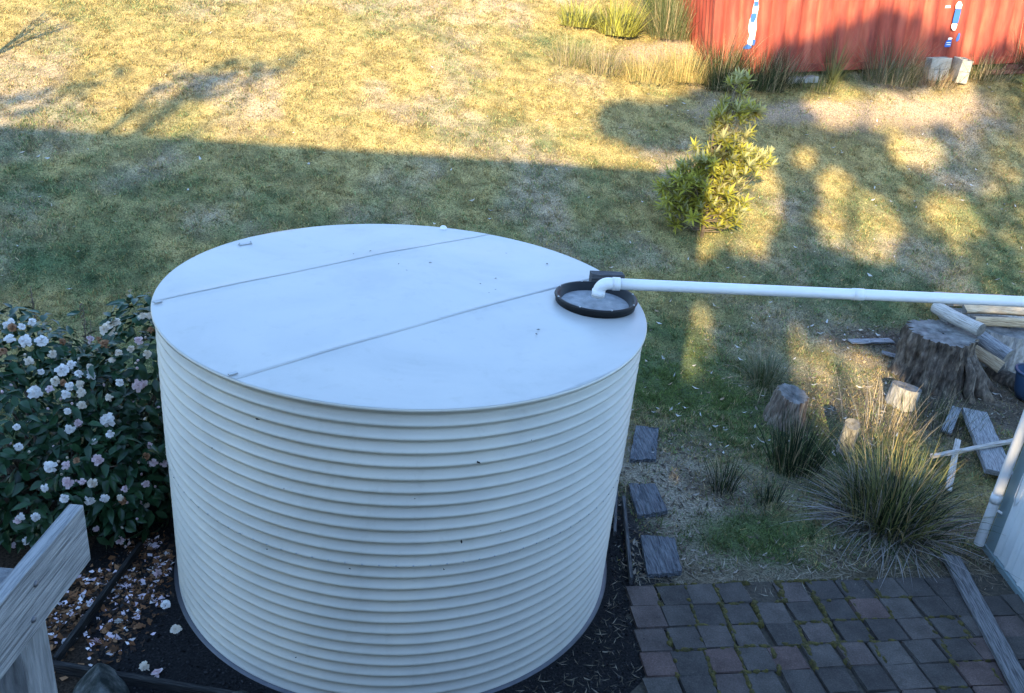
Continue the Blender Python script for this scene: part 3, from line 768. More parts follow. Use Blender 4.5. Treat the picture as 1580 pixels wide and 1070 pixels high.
def flower_mesh(name, seed, loose):
    r_ = random.Random(seed); mb = MB()
    for ring, (cnt, rad, up, ln, wd) in enumerate(((6, .008, .30, .046, .040), (6, .007, .70, .038, .034), (5, .005, 1.0, .030, .028), (4, .002, 1.3, .022, .02))):
        for i in range(cnt):
            t = i / cnt * 6.283 + ring * .5 + r_.uniform(-.25, .25)
            el = up + r_.uniform(-.45, .45) * (1 + loose); L = ln * r_.uniform(.8, 1.15); W_ = wd * r_.uniform(.8, 1.15)
            V = []
            for a_, hw in ((0, .25), (.55, .5), (1, .36)):
                e2 = el - a_ * .5
                rr2 = rad + L * a_ * math.cos(el - .25 * a_); zz = .012 * ring + L * a_ * math.sin(el - .25 * a_ * (1 + loose)) * .9
                for s_ in (-1, 0, 1):
                    V.append((rr2, s_ * hw * W_, zz + (abs(s_) * .006 * (1 - a_)) + r_.uniform(-.0065, .0065)))
            V = np.array(V); c_, s__ = math.cos(t), math.sin(t)
            V = np.stack([V[:, 0] * c_ - V[:, 1] * s__, V[:, 0] * s__ + V[:, 1] * c_, V[:, 2]], -1)
            mb.add(V, Q=gridq(3, 3))
    return mb.mesh(name, True)
FLM = {}
for kind in 'wcpb':
    FLM[kind] = []
    for v in range(3):
        me = flower_mesh('flower', ord(kind) + v, 1.0 if kind == 'b' else .3 * v); me.materials.append(MAT['petal_' + kind]); FLM[kind].append(me)
BL = [(-3.0, .55, .62, .95, .9, .62), (-2.6, .32, .48, .75, .75, .52), (-2.95, .78, 1.0, .52, .5, .47), (-2.42, .5, .85, .3, .5, .36), (-2.4, .1, .36, .5, .5, .33)]
BRR = [(-2.03, .82, .92, .36, .62, .68), (-2.15, .5, .5, .5, .75, .5), (-1.98, .2, .34, .3, .42, .32)]
FLOW = "-2.91 0.60 1.44 w;-2.88 0.66 1.45 w;-2.81 0.61 1.42 w;-2.76 0.71 1.43 w;-2.84 0.50 1.38 w;-2.75 0.53 1.36 W;-2.66 0.57 1.34 W;-2.56 0.68 1.30 b;-2.85 0.59 1.43 b;-2.87 0.42 1.31 b;-2.59 0.55 1.26 c;-2.70 0.43 1.25 c;-2.62 0.39 1.18 w;-2.46 0.39 1.20 W;-2.41 0.45 1.21 w;-2.31 0.49 1.19 c;-2.28 0.38 1.16 W;-2.34 0.36 1.18 w;-2.59 0.19 1.12 W;-2.49 0.22 1.13 p;-2.47 0.28 1.17 c;-2.41 0.27 1.17 b;-2.37 0.23 1.15 w;-2.32 0.28 1.15 c;-2.29 0.23 1.11 c;-2.38 0.18 1.12 w;-2.35 0.09 1.04 w;-2.32 0.05 0.93 w;-2.28 0.09 0.96 p;-2.62 -0.07 0.99 w;-2.59 -0.16 0.89 w;-2.36 -0.23 0.79 W;-2.28 -0.20 0.78 p;-2.22 -0.16 0.78 b;-2.10 -0.12 0.78 P;-2.15 -0.02 0.86 w;-2.05 0.03 0.88 w;-2.09 0.15 0.94 W;-2.09 0.23 1.09 c;-2.28 0.16 1.05 c;-2.03 0.25 1.19 w;-1.92 0.27 1.17 P;-1.88 0.31 1.18 p;-2.09 0.33 1.32 c;-2.06 0.36 1.37 c;-1.98 0.39 1.40 c;-1.88 0.41 1.35 c;-2.17 0.55 1.48 C;-2.12 0.56 1.52 c;-1.95 0.64 1.55 c;-1.91 0.66 1.54 c;-2.16 0.45 1.40 b;-2.21 0.51 1.39 b;-1.93 0.44 1.43 p;-1.88 0.57 1.47 b;-2.46 0.93 1.19 p;-1.83 0.09 0.77 p;-1.83 0.03 0.72 b;-1.82 -0.06 0.56 p;-1.79 0.04 0.66 p;-1.73 0.13 0.60 p;-2.37 -0.33 0.69 w;-2.24 -0.26 0.69 P;-2.17 -0.23 0.67 p;-2.10 -0.21 0.65 c;-2.27 -0.33 0.59 w;-2.13 -0.26 0.56 w;-2.04 -0.23 0.55 w;-1.94 -0.18 0.52 c;-1.93 -0.17 0.58 p;-1.95 -0.19 0.50 b;-2.52 -0.42 0.52 w;-2.43 -0.41 0.51 w;-2.53 -0.43 0.49 p;-2.43 -0.41 0.50 w;-2.66 -0.34 0.23 p;-2.53 -0.38 0.30 w;-2.14 -0.20 0.28 p;-2.08 -0.09 0.20 P;-2.06 -0.02 0.34 p;-1.92 -0.02 0.36 P;-1.86 0.02 0.33 c;-2.0 -0.15 0.14 p;-3.15 0.35 1.20 w;-3.3 0.2 1.1 c;-3.1 0.8 1.46 w"
FL = [(float(a), float(b), float(c), k) for a, b, c, k in (s.split() for s in FLOW.split(';'))]
CAMN = np.array(CAM)
def camellia(label, lobes, n, flowers, base, seed):
    rg = np.random.default_rng(seed)
    bush = thing('camellia_bush', label, 'bush', (*base, 0), 0, 'camellia bushes beside the tank')
    off = np.array([*base, 0.0])
    P = []; N = []
    for L in lobes:
        m = int(n * L[3] * L[4] / sum(q[3] * q[4] for q in lobes))
        d = rg.normal(0, 1, (m, 3)); d /= np.linalg.norm(d, axis=1)[:, None]
        rad = 1 - .30 * rg.random(m) ** 2 + .05 * rg.normal(0, 1, m)
        rad *= 1 + .14 * (fbm(d[:, 0] * 1.3 + L[0], d[:, 1] * 1.3 + d[:, 2] * 1.7, .5, 2, 2) - .5) * 2
        p = np.array(L[:3]) + d * np.array(L[3:]) * rad[:, None]
        nn = d / np.array(L[3:]); nn /= np.linalg.norm(nn, axis=1)[:, None]
        P.append(p); N.append(nn)
    P = np.concatenate(P); N = np.concatenate(N)
    inside = np.zeros(len(P), bool)
    for L in lobes: inside |= (((P - np.array(L[:3])) / np.array(L[3:])) ** 2).sum(1) < .5
    k = ~inside & (P[:, 2] > .12 + .12 * rg.random(len(P))) & (np.hypot(P[:, 0], P[:, 1]) > 1.66)
    P = P[k]; N = N[k]; m = len(P)
    nrm = N * .8 + np.array([0, 0, .75]) + rg.normal(0, .45, (m, 3))
    ax = N * .7 + np.array([0, 0, -.25]) + rg.normal(0, .8, (m, 3))
    Fm = frames(nrm, ax)
    dist = np.linalg.norm(P - CAMN, axis=1)
    # what the photo shows: the leaves that face the viewer and stand out most
    facing = ((CAMN - P) / dist[:, None] * N).sum(1)
    proj = P[:, 0] > -.50 * (P[:, 1] + 5.45)
    score = dist - 1.3 * facing + np.where(proj, 0, 9)
    order = np.argsort(score)
    single = order[:300]; rest = order[300:]
    for i in single:
        o = link('leaf', cam_leaf[i % 4][2], None, bush)
        o.matrix_local = Matrix.Translation(Vector(P[i] - off)) @ Matrix(Fm[i].tolist()).to_4x4()
    mb = MB()
    for kk in range(4):
        V0, Q0, _ = cam_leaf[kk]; idx = rest[rest % 4 == kk]
        V = np.einsum('nij,vj->nvi', Fm[idx], V0) + (P[idx] - off)[:, None]
        Q = (np.arange(len(idx))[:, None, None] * len(V0) + Q0[None]).reshape(-1, 4)
        mb.add(V.reshape(-1, 3), Q=Q)
    tag(link('foliage', mb.mesh('foliage', True), MAT['camellia'], bush), kind='stuff')
    st = MB()
    for i in range(26):
        q = P[rg.integers(m)] - off; b0 = np.array([rg.normal(0, .08), rg.normal(0, .08), -.02])
        mid = (b0 + q) * .5 + np.array([0, 0, .12])
        st.tube([b0, mid, q * .97 + np.array([0, 0, -.02])], [.018, .011, .004], 6)
    link('stems', st.mesh('stems', True), MAT['twig'], bush)
    r_ = random.Random(seed)
    for (x, y, z, kd) in flowers:
        L = min(lobes, key=lambda L: sum(((a - b) / c) ** 2 for a, b, c in zip((x, y, z), L[:3], L[3:])))
        nn = Vector(((x - L[0]) / L[3] ** 2, (y - L[1]) / L[4] ** 2, (z - L[2]) / L[5] ** 2)).normalized()
        tc = (CAM - Vector((x, y, z))).normalized()
        nn = (nn * .6 + tc * .7 + Vector((r_.gauss(0, .25), r_.gauss(0, .25), r_.gauss(0, .2)))).normalized()
        p = Vector((x, y, z)) + nn * .035 - Vector(off)
        s = (.86 if kd.isupper() else .62) * r_.uniform(.75, 1.15)
        if np.hypot(x, y) < 1.72: continue
        o = link('flower', FLM[kd.lower()][r_.randrange(3)], None, bush)
        o.matrix_local = Matrix.Translation(p) @ nn.to_track_quat('Z', 'Y').to_matrix().to_4x4() @ Matrix.Rotation(r_.uniform(0, 6.28), 4, 'Z') @ Matrix.Diagonal((s, s, s * r_.uniform(.8, 1.2), 1))
    for i in range(40):
        j = order[r_.randrange(min(700, m))]
        nn = Vector(N[j]) + Vector((r_.gauss(0, .4), r_.gauss(0, .4), .3))
        o = link('flower_bud', BUD[r_.randrange(2)], None, bush)
        o.matrix_local = Matrix.Translation(Vector(P[j] - off) + nn * .02) @ nn.to_track_quat('Z', 'Y').to_matrix().to_4x4()
BUD = []
for c_ in ('petal_c', 'petal_p'):
    me = lathe('flower_bud', [(.0001, 0), (.007, .004), (.010, .013), (.007, .022), (.0001, .029)], 7); me.materials.append(MAT[c_]); BUD.append(me)
camellia('broad glossy camellia bush with white blooms at the left edge', BL, 4600, [f for f in FL if f[0] < -2.27], (-2.85, .6), 21)
camellia('tall narrow camellia bush with cream and pink blooms touching the tank', BRR, 3000, [f for f in FL if f[0] >= -2.27], (-2.12, .65), 22)

# fallen petals on soil and gravel
def reg_pet(n):
    c = np.array([(-1.78, -.95, .16, .22), (-1.72, -.62, .14, .16), (-2.15, -.75, .18, .3), (-1.66, -.28, .10, .16), (-1.95, -.45, .2, .15), (-1.88, -.1, .12, .15), (-2.12, -1.35, .06, .12), (-2.2, -1.0, .14, .3), (-2.0, -.55, .3, .2)])
    k = rng.integers(0, len(c), n)
    x = c[k, 0] + c[k, 2] * rng.normal(0, .6, n); y = c[k, 1] + c[k, 3] * rng.normal(0, .6, n)
    q = np.hypot(x, y) > 1.64
    return x[q], y[q]
litter('fallen_petal_scatter', 'white and pink camellia petals lying on dark gravel', 'petals', 330, reg_pet, .040, [(.78, .68, .72), (.80, .74, .74), (.72, .58, .64)], .3, .014, (.6, 1.0))
litter('browned_petal_scatter', 'browned petals and dead leaves under the camellias', 'petals', 1900, reg_pet, .044, [(.20, .09, .04), (.11, .055, .027), (.30, .16, .08), (.05, .03, .02), (.03, .022, .016)], .3, .012, (.4, .9))
for i, (x, y, k, lab) in enumerate([(-1.80, -.88, 'w', 'fallen white bloom in the middle of the petal patch'), (-1.88, -1.06, 'p', 'fallen pink bloom at the near end of the petal patch'), (-1.55, -.72, 'w', 'fallen white bloom close to the tank wall above the gravel'),
        (-1.66, -.92, 'b', 'fallen browned bloom on the right of the petal patch'), (-1.42, -.95, 'c', 'fallen cream bloom lying alone on the dark gravel'), (-1.44, -1.32, 'p', 'fallen pink bloom near the edging behind the rocks'),
        (-1.53, -1.27, 'c', 'fallen cream bloom near the edging behind the rocks'), (-1.68, -.40, 'p', 'fallen pink bloom under the camellia beside the tank')]):
    o = link('fallen_flower', FLM[k][i % 3], None, None, (x, y, .016), (rng.normal(0, .5), rng.normal(0, .5), i), (.8, .8, .45))
    tag(o, lab, 'flower', 'fallen camellia blooms')

# thin dead stems standing behind the bushes
for i, (x, y, h_, lab) in enumerate([(-3.46, 2.3, 1.05, 'taller dry seed stalk behind the left camellia'), (-3.0, 2.2, .95, 'left of two close dry seed stalks behind the camellias'), (-2.93, 2.1, .85, 'right of two close dry seed stalks behind the camellias')]):
    z0 = gz(x, y); mb = MB()
    pa = [(0, 0, 0), (.015, 0, h_ * .5), (.01 + .02 * i, .01, h_)]
    st = thing('dry_stalk', lab, 'plant stalk', (x, y, z0), 0, 'dry stalks behind the camellias')
    mb.tube(pa, [.007, .006, .003], 6); link('stem', mb.mesh('stem', True), MAT['twig'], st)
    mb = MB()
    for j in range(34):
        zz = h_ * rr.uniform(.55, 1.0); t = rr.uniform(0, 6.28); s = rr.uniform(.01, .028)
        mb.tube([(.013, 0, zz), (.013 + s * math.cos(t), s * math.sin(t), zz + s * .9)], [.005, .002], 4)
    link('seed_head', mb.mesh('seed_head'), MAT['twig'], st)

# timber garden edging, left of the tank, and rocks
def plank(name, label, cat, p, q, width, thick, z, mat, group=None, tilt=0, jit=.0015, cuts=6, roll=0):
    p = Vector(p); q = Vector(q); L = (q - p).length; az = math.atan2(q.y - p.y, q.x - p.x)
    o = link(name, box(name, L, width, thick, .004, jit, cuts, int(abs(p.x * 100))), mat, None, ((p.x + q.x) / 2, (p.y + q.y) / 2, z), (roll, tilt, az))
    return tag(o, label, cat, group)
plank('edging_board', 'dark timber edging running from the corner towards the camellias', 'edging', (-2.06, -1.24), (-1.88, -.1), .030, .09, -.02, MAT['blackwood'])
plank('edging_board', 'dark timber edging behind the two mossy rocks', 'edging', (-2.10, -1.27), (-.55, -1.62), .035, .09, -.02, MAT['blackwood'])
def rock(name, label, loc, sx, sy, sz, seed):
    bm = bmesh.new(); bmesh.ops.create_icosphere(bm, subdivisions=4, radius=1)
    r_ = np.random.default_rng(seed)
    pl = r_.normal(0, 1, (14, 3)); pl /= np.linalg.norm(pl, axis=1)[:, None]; dd = r_.uniform(.62, .95, 14)
    for v in bm.verts:
        c = np.array(v.co)
        for k in range(14):
            e = c @ pl[k] - dd[k]
            if e > 0: c = c - pl[k] * e * .85
        c = c * (1 + .05 * (float(fbm(c[0] + 5, c[1] + c[2] * 2, .4, seed, 3)) - .5))
        v.co = Vector((c[0] * sx, c[1] * sy, c[2] * sz))
    me = bpy.data.meshes.new(name); bm.to_mesh(me); bm.free()
    me.polygons.foreach_set('use_smooth', np.ones(len(me.polygons), bool))
    o = link(name, me, MAT['rock'], None, loc, (0, 0, seed))
    return tag(o, label, 'rock', 'rocks along the bottom edge')
rock('garden_rock', 'larger mossy grey rock near the timber post', (-1.70, -1.55, .03), .25, .17, .19, 2)
rock('garden_rock', 'low grey rock close against the front of the tank', (-.88, -1.66, .0), .18, .13, .13, 5)

# ================================================================== STEPPING TIMBERS, EDGING, PAVING BOARD
def stepper(label, pts, seed, h_=.045):
    c = np.mean(np.array(pts), 0); r_ = random.Random(seed)
    bm = bmesh.new()
    lo = [bm.verts.new((x - c[0], y - c[1], -.03)) for x, y in pts]; hi = [bm.verts.new((x - c[0], y - c[1], h_)) for x, y in pts]
    bm.faces.new(lo[::-1]); bm.faces.new(hi)
    for i in range(4): bm.faces.new((lo[i], lo[(i + 1) % 4], hi[(i + 1) % 4], hi[i]))
    bmesh.ops.subdivide_edges(bm, edges=bm.edges[:], cuts=9, use_grid_fill=True)
    for v in bm.verts:
        n_ = float(fbm(v.co.x * 1 + seed, v.co.y * .22, .035, seed, 3)) - .5
        if v.co.z > h_ * .9: v.co.z += n_ * .022 - (.010 if n_ < -.16 else 0)
        v.co.x += r_.gauss(0, .0022); v.co.y += r_.gauss(0, .003)
    me = bpy.data.meshes.new('stepping_timber'); bm.to_mesh(me); bm.free()
    m = MAT['darkwood_y']
    o = link('stepping_timber', me, m, None, (c[0], c[1], gz(c[0], c[1])))
    return tag(o, label, 'stepping timber', 'stepping timbers beside the tank')
MAT['darkwood_y'] = M_noise('blue_grey_sleeper', [(.30, (.02, .022, .026)), (.48, (.10, .11, .125)), (.72, (.20, .215, .23))], 6, .85, 1, .02, (10, 1.0, 10), None, 10, None, .3, .15, .4)
stepper('stepping timber farthest up the path beside the tank', [(2.12, 1.26), (2.38, 1.28), (2.56, 1.88), (2.33, 1.90)], 3)
stepper('middle stepping timber of the three beside the tank', [(1.99, .37), (2.27, .44), (2.26, .85), (2.02, .85)], 4)
stepper('stepping timber nearest the brick paving beside the tank', [(1.89, -.39), (2.17, -.35), (2.23, .08), (1.95, .09)], 5)
plank('edging_board', 'long thin dark timber edging between tank and stepping timbers', 'edging', (1.92, .62), (1.745, -.46), .026, .085, -.015, MAT['darkwood'])
plank('edging_board', 'thin timber edging closest to the tank wall', 'edging', (1.93, .95), (1.74, .12), .024, .075, -.015, MAT['darkwood'])
plank('paving_board', 'grey weathered timber board laid across the brick paving', 'timber board', (4.515, -.14), (4.10, -1.95), .145, .032, .036, MAT['boardwood'], None, 0, .002, 14)

# ================================================================== SHED
sh_o = Vector((4.95, .03, 0)); sh_a = math.atan2(-.65, -.09)
shed = thing('garden_shed', 'pale ribbed metal shed at the right edge', 'shed', sh_o, sh_a)   # local x runs along the visible wall
# ribbed wall in local x, facing local -y
prof = []; x = .13
while x < 4.0:
    prof += [(x, 0), (x + .012, .012), (x + .035, .012), (x + .047, 0), (x + .094, 0), (x + .097, .002), (x + .10, 0), (x + .145, 0)]
    x += .19
prof = np.array(prof)
for k in range(4):
    pr_ = prof[(prof[:, 0] >= .13 + k * .95 - .001) & (prof[:, 0] <= .13 + (k + 1) * .95 + .001)]
    dz = .002 * (k % 2)
    V = np.concatenate([np.stack([pr_[:, 0], -pr_[:, 1] - .004 - dz, 0 * pr_[:, 0] + z_], -1) for z_ in (.06, 2.12)])
    link('wall_sheet', nmesh('wall_sheet', V, Q=gridq(2, len(pr_))), MAT['shedwall'], shed)
link('corner_flashing', box('corner_flashing', .14, .03, 2.1, .004), MAT['flashing'], shed, (.07, -.0, .05))
link('bottom_plate', box('bottom_plate', 4.1, .06, .055, .004), MAT['flashing'], shed, (2.05, 0, .0))
link('rear_wall', box('rear_wall', .03, 3.0, 2.1, .003), MAT['shedwall'], shed, (.016, 1.53, .03))
link('inner_wall', box('inner_wall', 3.9, .02, 2.1, .003), MAT['shedwall'], shed, (2.05, .03, .03))
link('far_wall', box('far_wall', 4.0, .03, 2.1, .003), MAT['shedwall'], shed, (2.05, 3.0, .03))
link('roof', box('roof', 4.2, 3.3, .04, .004), MAT['shedwall'], shed, (2.05, 1.5, 2.145), (R(-2), 0, 0))
link('gutter', box('gutter', 4.2, .10, .09, .01), MAT['pvc'], shed, (2.05, -.075, 2.19))
dpz = thing('downpipe', 'white plastic downpipe standing beside the shed corner', 'downpipe', (4.865, .02, 0))
link('pipe', tube('downpipe_tube', [(0, 0, z_) for z_ in np.linspace(.06, 2.2, 12)], .040, 20, True, False), MAT['pvc'], dpz)
link('collar', tube('downpipe_collar', [(0, 0, .48), (0, 0, .56)], .0435, 20), MAT['pvc'], dpz)
link('bracket', tube('downpipe_bracket', [(.03, -.03, .42), (.07, -.045, .40), (.095, -.05, .425), (.09, -.05, .455)], .012, 8), MAT['pvc'], dpz)
cd = tag(link('hanging_cord', tube('hanging_cord', [(4.93, -.10, .98), (4.915, -.10, .8), (4.905, -.11, .62), (4.912, -.135, .56), (4.918, -.15, .60), (4.92, -.15, .72)], .005, 6), MAT['pvc']), 'thin white cord hanging on the shed corner', 'cord')

# ================================================================== STUMPS, LOGS, FIREWOOD
def stump_mesh(name, r0, r1, h_, flare, seed, rough=.10, lobes=6, m=34, n=120, tiltx=0.0, tilty=0.0):
    t = np.arange(n) / n * 6.283
    zz = np.linspace(0, 1, m)
    g = np.random.default_rng(seed); ph = g.uniform(0, 6.28, 5)
    V = []
    for z_ in zz:
        base = r0 + (r1 - r0) * z_ + flare * (1 - z_) ** 3 * (.5 + .5 * np.cos(lobes * t / 2 + ph[0]) ** 2)
        rg_ = base * (1 + .05 * np.cos(2 * t + ph[1]) + .04 * np.cos(3 * t + ph[2] + z_ * .6))
        rg_ = rg_ * (1 + rough * (fbm(t * 2.2 + seed, z_ * .5 + 0 * t, .22, seed, 4) - .5) * 2 * sst(0, .35, np.minimum(t, 6.283 - t)))
        rg_ = rg_ * (1 + .55 * rough * (fbm(t * 5 + seed, z_ * .35 + 0 * t, .16, seed + 1, 3) - .5) * 2 * sst(0, .2, np.minimum(t, 6.283 - t)))
        V.append(np.stack([rg_ * np.cos(t), rg_ * np.sin(t), h_ * z_ + (tiltx * np.cos(t) + tilty * np.sin(t)) * base * z_], -1))
    return np.array(V)
def stump(name, label, cat, loc, r0, r1, h_, flare, seed, bark, top, group=None, rough=.10, rot=(0, 0, 0), tilt=(0, 0)):
    V = stump_mesh(name, r0, r1, h_, flare, seed, rough, tiltx=tilt[0], tilty=tilt[1])
    m, n = V.shape[:2]
    t = thing(name, label, cat, loc, 0, group); t.rotation_euler = rot
    link('bark', nmesh('bark', V.reshape(-1, 3), Q=gridq(m, n, True), smooth=True), bark, t)
    ring = V[-1]; c = ring.mean(0)
    g = np.random.default_rng(seed)
    rows = [ring]
    for f in (.94, .8, .6, .4, .2, .04):
        q = c + (ring - c) * f; q[:, 2] += -.008 * (1 - f) + g.normal(0, .0025, n) + .02 * (fbm(q[:, 0] + 3, q[:, 1] + 2, .18, seed, 3) - .5) * r1 / .3
        rows.append(q)
    link('cut_face', nmesh('cut_face', np.array(rows).reshape(-1, 3), Q=gridq(7, n, True), smooth=True), top, t)
    return t
stump('tree_stump', 'big rough tree stump with sawn grey top and a log on it', 'stump', (6.2, 3.15, .06), .385, .37, .64, .05, 7, MAT['bark'], MAT['cutend'], None, .26, (0, 0, 0), (.0, .04))
rootm = MB()
for (a_, L, r_) in ((-.75, .42, .09), (-.35, .52, .08), (-1.1, .26, .07)):
    p0 = np.array([6.2 + .33 * math.cos(a_), 3.15 + .33 * math.sin(a_), .50]); d_ = np.array([math.cos(a_), math.sin(a_), 0])
    rootm.tube([p0, p0 + d_ * .12 + np.array([0, 0, -.16]), p0 + d_ * L * .55 + np.array([0, 0, -.36]), p0 + d_ * L + np.array([0, 0, -.50])], [.05, r_ * .8, r_, r_ * .5], 10)
rt = bpy.data.objects['tree_stump']
V = np.concatenate(rootm.V); V = V - np.array([6.2, 3.15, .06]); V += (rng.normal(0, .008, V.shape))
link('root', nmesh('root', V, np.concatenate(rootm.T), np.concatenate(rootm.Q), smooth=True), MAT['bark'], rt)
stump('log_round', 'upright brown log round beside the mossy lawn, partly sunlit', 'log', (3.98, 2.13, -.02), .20, .165, .37, .03, 12, MAT['brownlog'], MAT['cutend'], 'upright log rounds', .22, (R(5), R(4), 1), (.14, .1))
stump('log_round', 'small pale upright log round in front of the big stump', 'log', (5.52, 2.55, .0), .155, .150, .27, .01, 13, MAT['greybark'], MAT['cutend'], 'upright log rounds', .05, (R(6), 0, 2), (0, .03))
stump('log_round', 'slim grey log leaning in the litter left of the strappy tuft', 'log', (4.40, 1.56, -.02), .075, .07, .50, 0, 14, MAT['greybark'], MAT['cutend'], 'upright log rounds', .04, (R(22), R(-14), 0), (0, 0))
stump('log_round', 'large round of wood behind the stump under the firewood', 'log', (7.36, 3.62, .10), .40, .38, .52, .04, 15, MAT['greybark'], MAT['cutend'], 'upright log rounds', .08)
def log(name, label, p, q, r, bark, seed, split=False, group='firewood by the stump'):
    p = np.array(p, float); q = np.array(q, float); L = np.linalg.norm(q - p)
    n = 20; m = 12; t = np.arange(n) / n * 6.283; g = np.random.default_rng(seed)
    rad = np.ones(n) * r
    if split:
        a0 = g.uniform(0, 6.28)
        for k in range(3):
            aa = a0 + k * 2.1 + g.uniform(-.3, .3); cut = r * g.uniform(.45, .7)
            c_ = np.cos(t - aa); rad = np.where(c_ > .05, np.minimum(rad, cut / np.maximum(c_, .05)), rad)
    V = []
    for s in np.linspace(0, 1, m):
        rr_ = rad * (1 + .07 * (fbm(t * 1.5 + seed, s * 2 + 0 * t, .5, seed, 3) - .5) * 2)
        V.append(np.stack([np.full(n, (s - .5) * L), rr_ * np.cos(t), rr_ * np.sin(t) + .012 * math.sin(s * 3 + seed)], -1))
    V = np.array(V)
    o = tag(link(name, None, None, None, (p + q) / 2), label, 'firewood', group)
    o.rotation_euler = Vector(q - p).to_track_quat('X', 'Z').to_euler()
    link('bark' if not split else 'split_sides', nmesh('log_side', V.reshape(-1, 3), Q=gridq(m, n, True), smooth=not split), bark, o)
    for e, k in ((0, 1), (m - 1, -1)):
        ring = V[e]; c = ring.mean(0)
        link('end_grain', nmesh('log_end', np.concatenate([ring, [c]]), [(n, (j + 1) % n, j) if k > 0 else (n, j, (j + 1) % n) for j in range(n)]), MAT['cutend'], o)
    return o
ZT = .705
log('firewood_log', 'pale grey log lying across the top of the big stump', (6.32, 3.62, ZT + .13), (6.55, 3.02, ZT + .10), .078, MAT['palewood'], 3)
log('firewood_log', 'grey log leaning between the stump and the round behind it', (6.62, 3.65, .68), (6.98, 3.0, .48), .10, MAT['greywood'], 4)
log('firewood_log', 'brown split log below the leaning grey log', (6.62, 3.5, .50), (6.92, 2.95, .36), .085, MAT['splitwood'], 5, True)
log('firewood_log', 'long yellow split log at the front of the firewood pile', (6.85, 3.60, .70), (7.75, 3.55, .70), .07, MAT['splitwood'], 6, True)
log('firewood_log', 'split log lying second from the front of the firewood pile', (6.85, 3.82, .735), (7.80, 3.86, .735), .07, MAT['splitwood'], 7, True)
log('firewood_log', 'dark ended split log at the back of the firewood pile', (6.80, 4.05, .74), (7.45, 4.10, .74), .08, MAT['splitwood'], 8, True)
log('firewood_log', 'rear split log showing its reddish side under the white pipe', (6.75, 4.32, .72), (7.75, 4.36, .72), .085, MAT['splitwood'], 9, True)
# supporting pieces of the pile
log('firewood_log', 'thick bark covered log low at the back of the firewood pile', (6.9, 4.2, .45), (7.9, 4.2, .47), .17, MAT['greybark'], 10)
log('firewood_log', 'dark rough log lying at the foot of the firewood pile', (7.0, 3.25, .19), (7.25, 2.75, .17), .10, MAT['bark'], 11)

tub = thing('blue_tub', 'dark blue plastic tub at the right edge behind the shed', 'tub', (7.22, 2.72, .07))
link('body', lathe('tub_body', [(.0001, .03), (.17, .03), (.20, .10), (.245, .34), (.24, .345), (.19, .11), (.0001, .09)], 36), MAT['bluetub'], tub)
link('rim', lathe('tub_rim', [(.238, .335), (.262, .335), (.268, .352), (.258, .364), (.240, .362)], 36), MAT['bluetub'], tub)
link('contents', nmesh('contents', [(.2 * math.cos(t), .2 * math.sin(t), .20 + .02 * math.sin(5 * t)) for t in np.arange(16) / 16 * 6.283] + [(0, 0, .24)], [(j, (j + 1) % 16, 16) for j in range(16)]), MAT['greybark'], tub)

# loose planks between tuft and shed
def slab(name, label, p, q, width, thick, mat, cat='timber plank', group=None):
    p = Vector(p); q = Vector(q); L = (q - p).length
    o = link(name, box(name, L, width, thick, .005, .004, 10, 3), mat, None, (p + q) / 2)
    o.rotation_euler = (q - p).to_track_quat('X', 'Z').to_euler()
    return tag(o, label, cat, group)
slab('rough_plank', 'wide pale weathered plank lying behind the strappy tuft', (6.22, 2.28, .10), (5.72, 1.05, .08), .25, .055, MAT['greywood'])
slab('rough_plank', 'narrow grey stick laid over the wide plank', (5.15, 1.30, .12), (6.35, 1.62, .17), .045, .03, MAT['palewood'])
slab('rough_plank', 'pale lath leaning from the wide plank towards the tuft', (5.62, 1.62, .14), (5.05, .80, .06), .055, .018, MAT['palewood'])
slab('rough_plank', 'short broken grey timber at the head of the wide plank', (6.05, 2.35, .12), (5.72, 1.95, .03), .10, .03, MAT['greywood'])
slab('bark_slab', 'flat grey bark slab on the soil left of the stump', (5.42, 3.72, .28), (6.0, 3.78, .29), .12, .02, MAT['greywood'])
slab('bark_slab', 'smaller bark slab lying against the stump foot', (5.75, 3.52, .24), (6.1, 3.4, .20), .10, .02, MAT['greywood'])

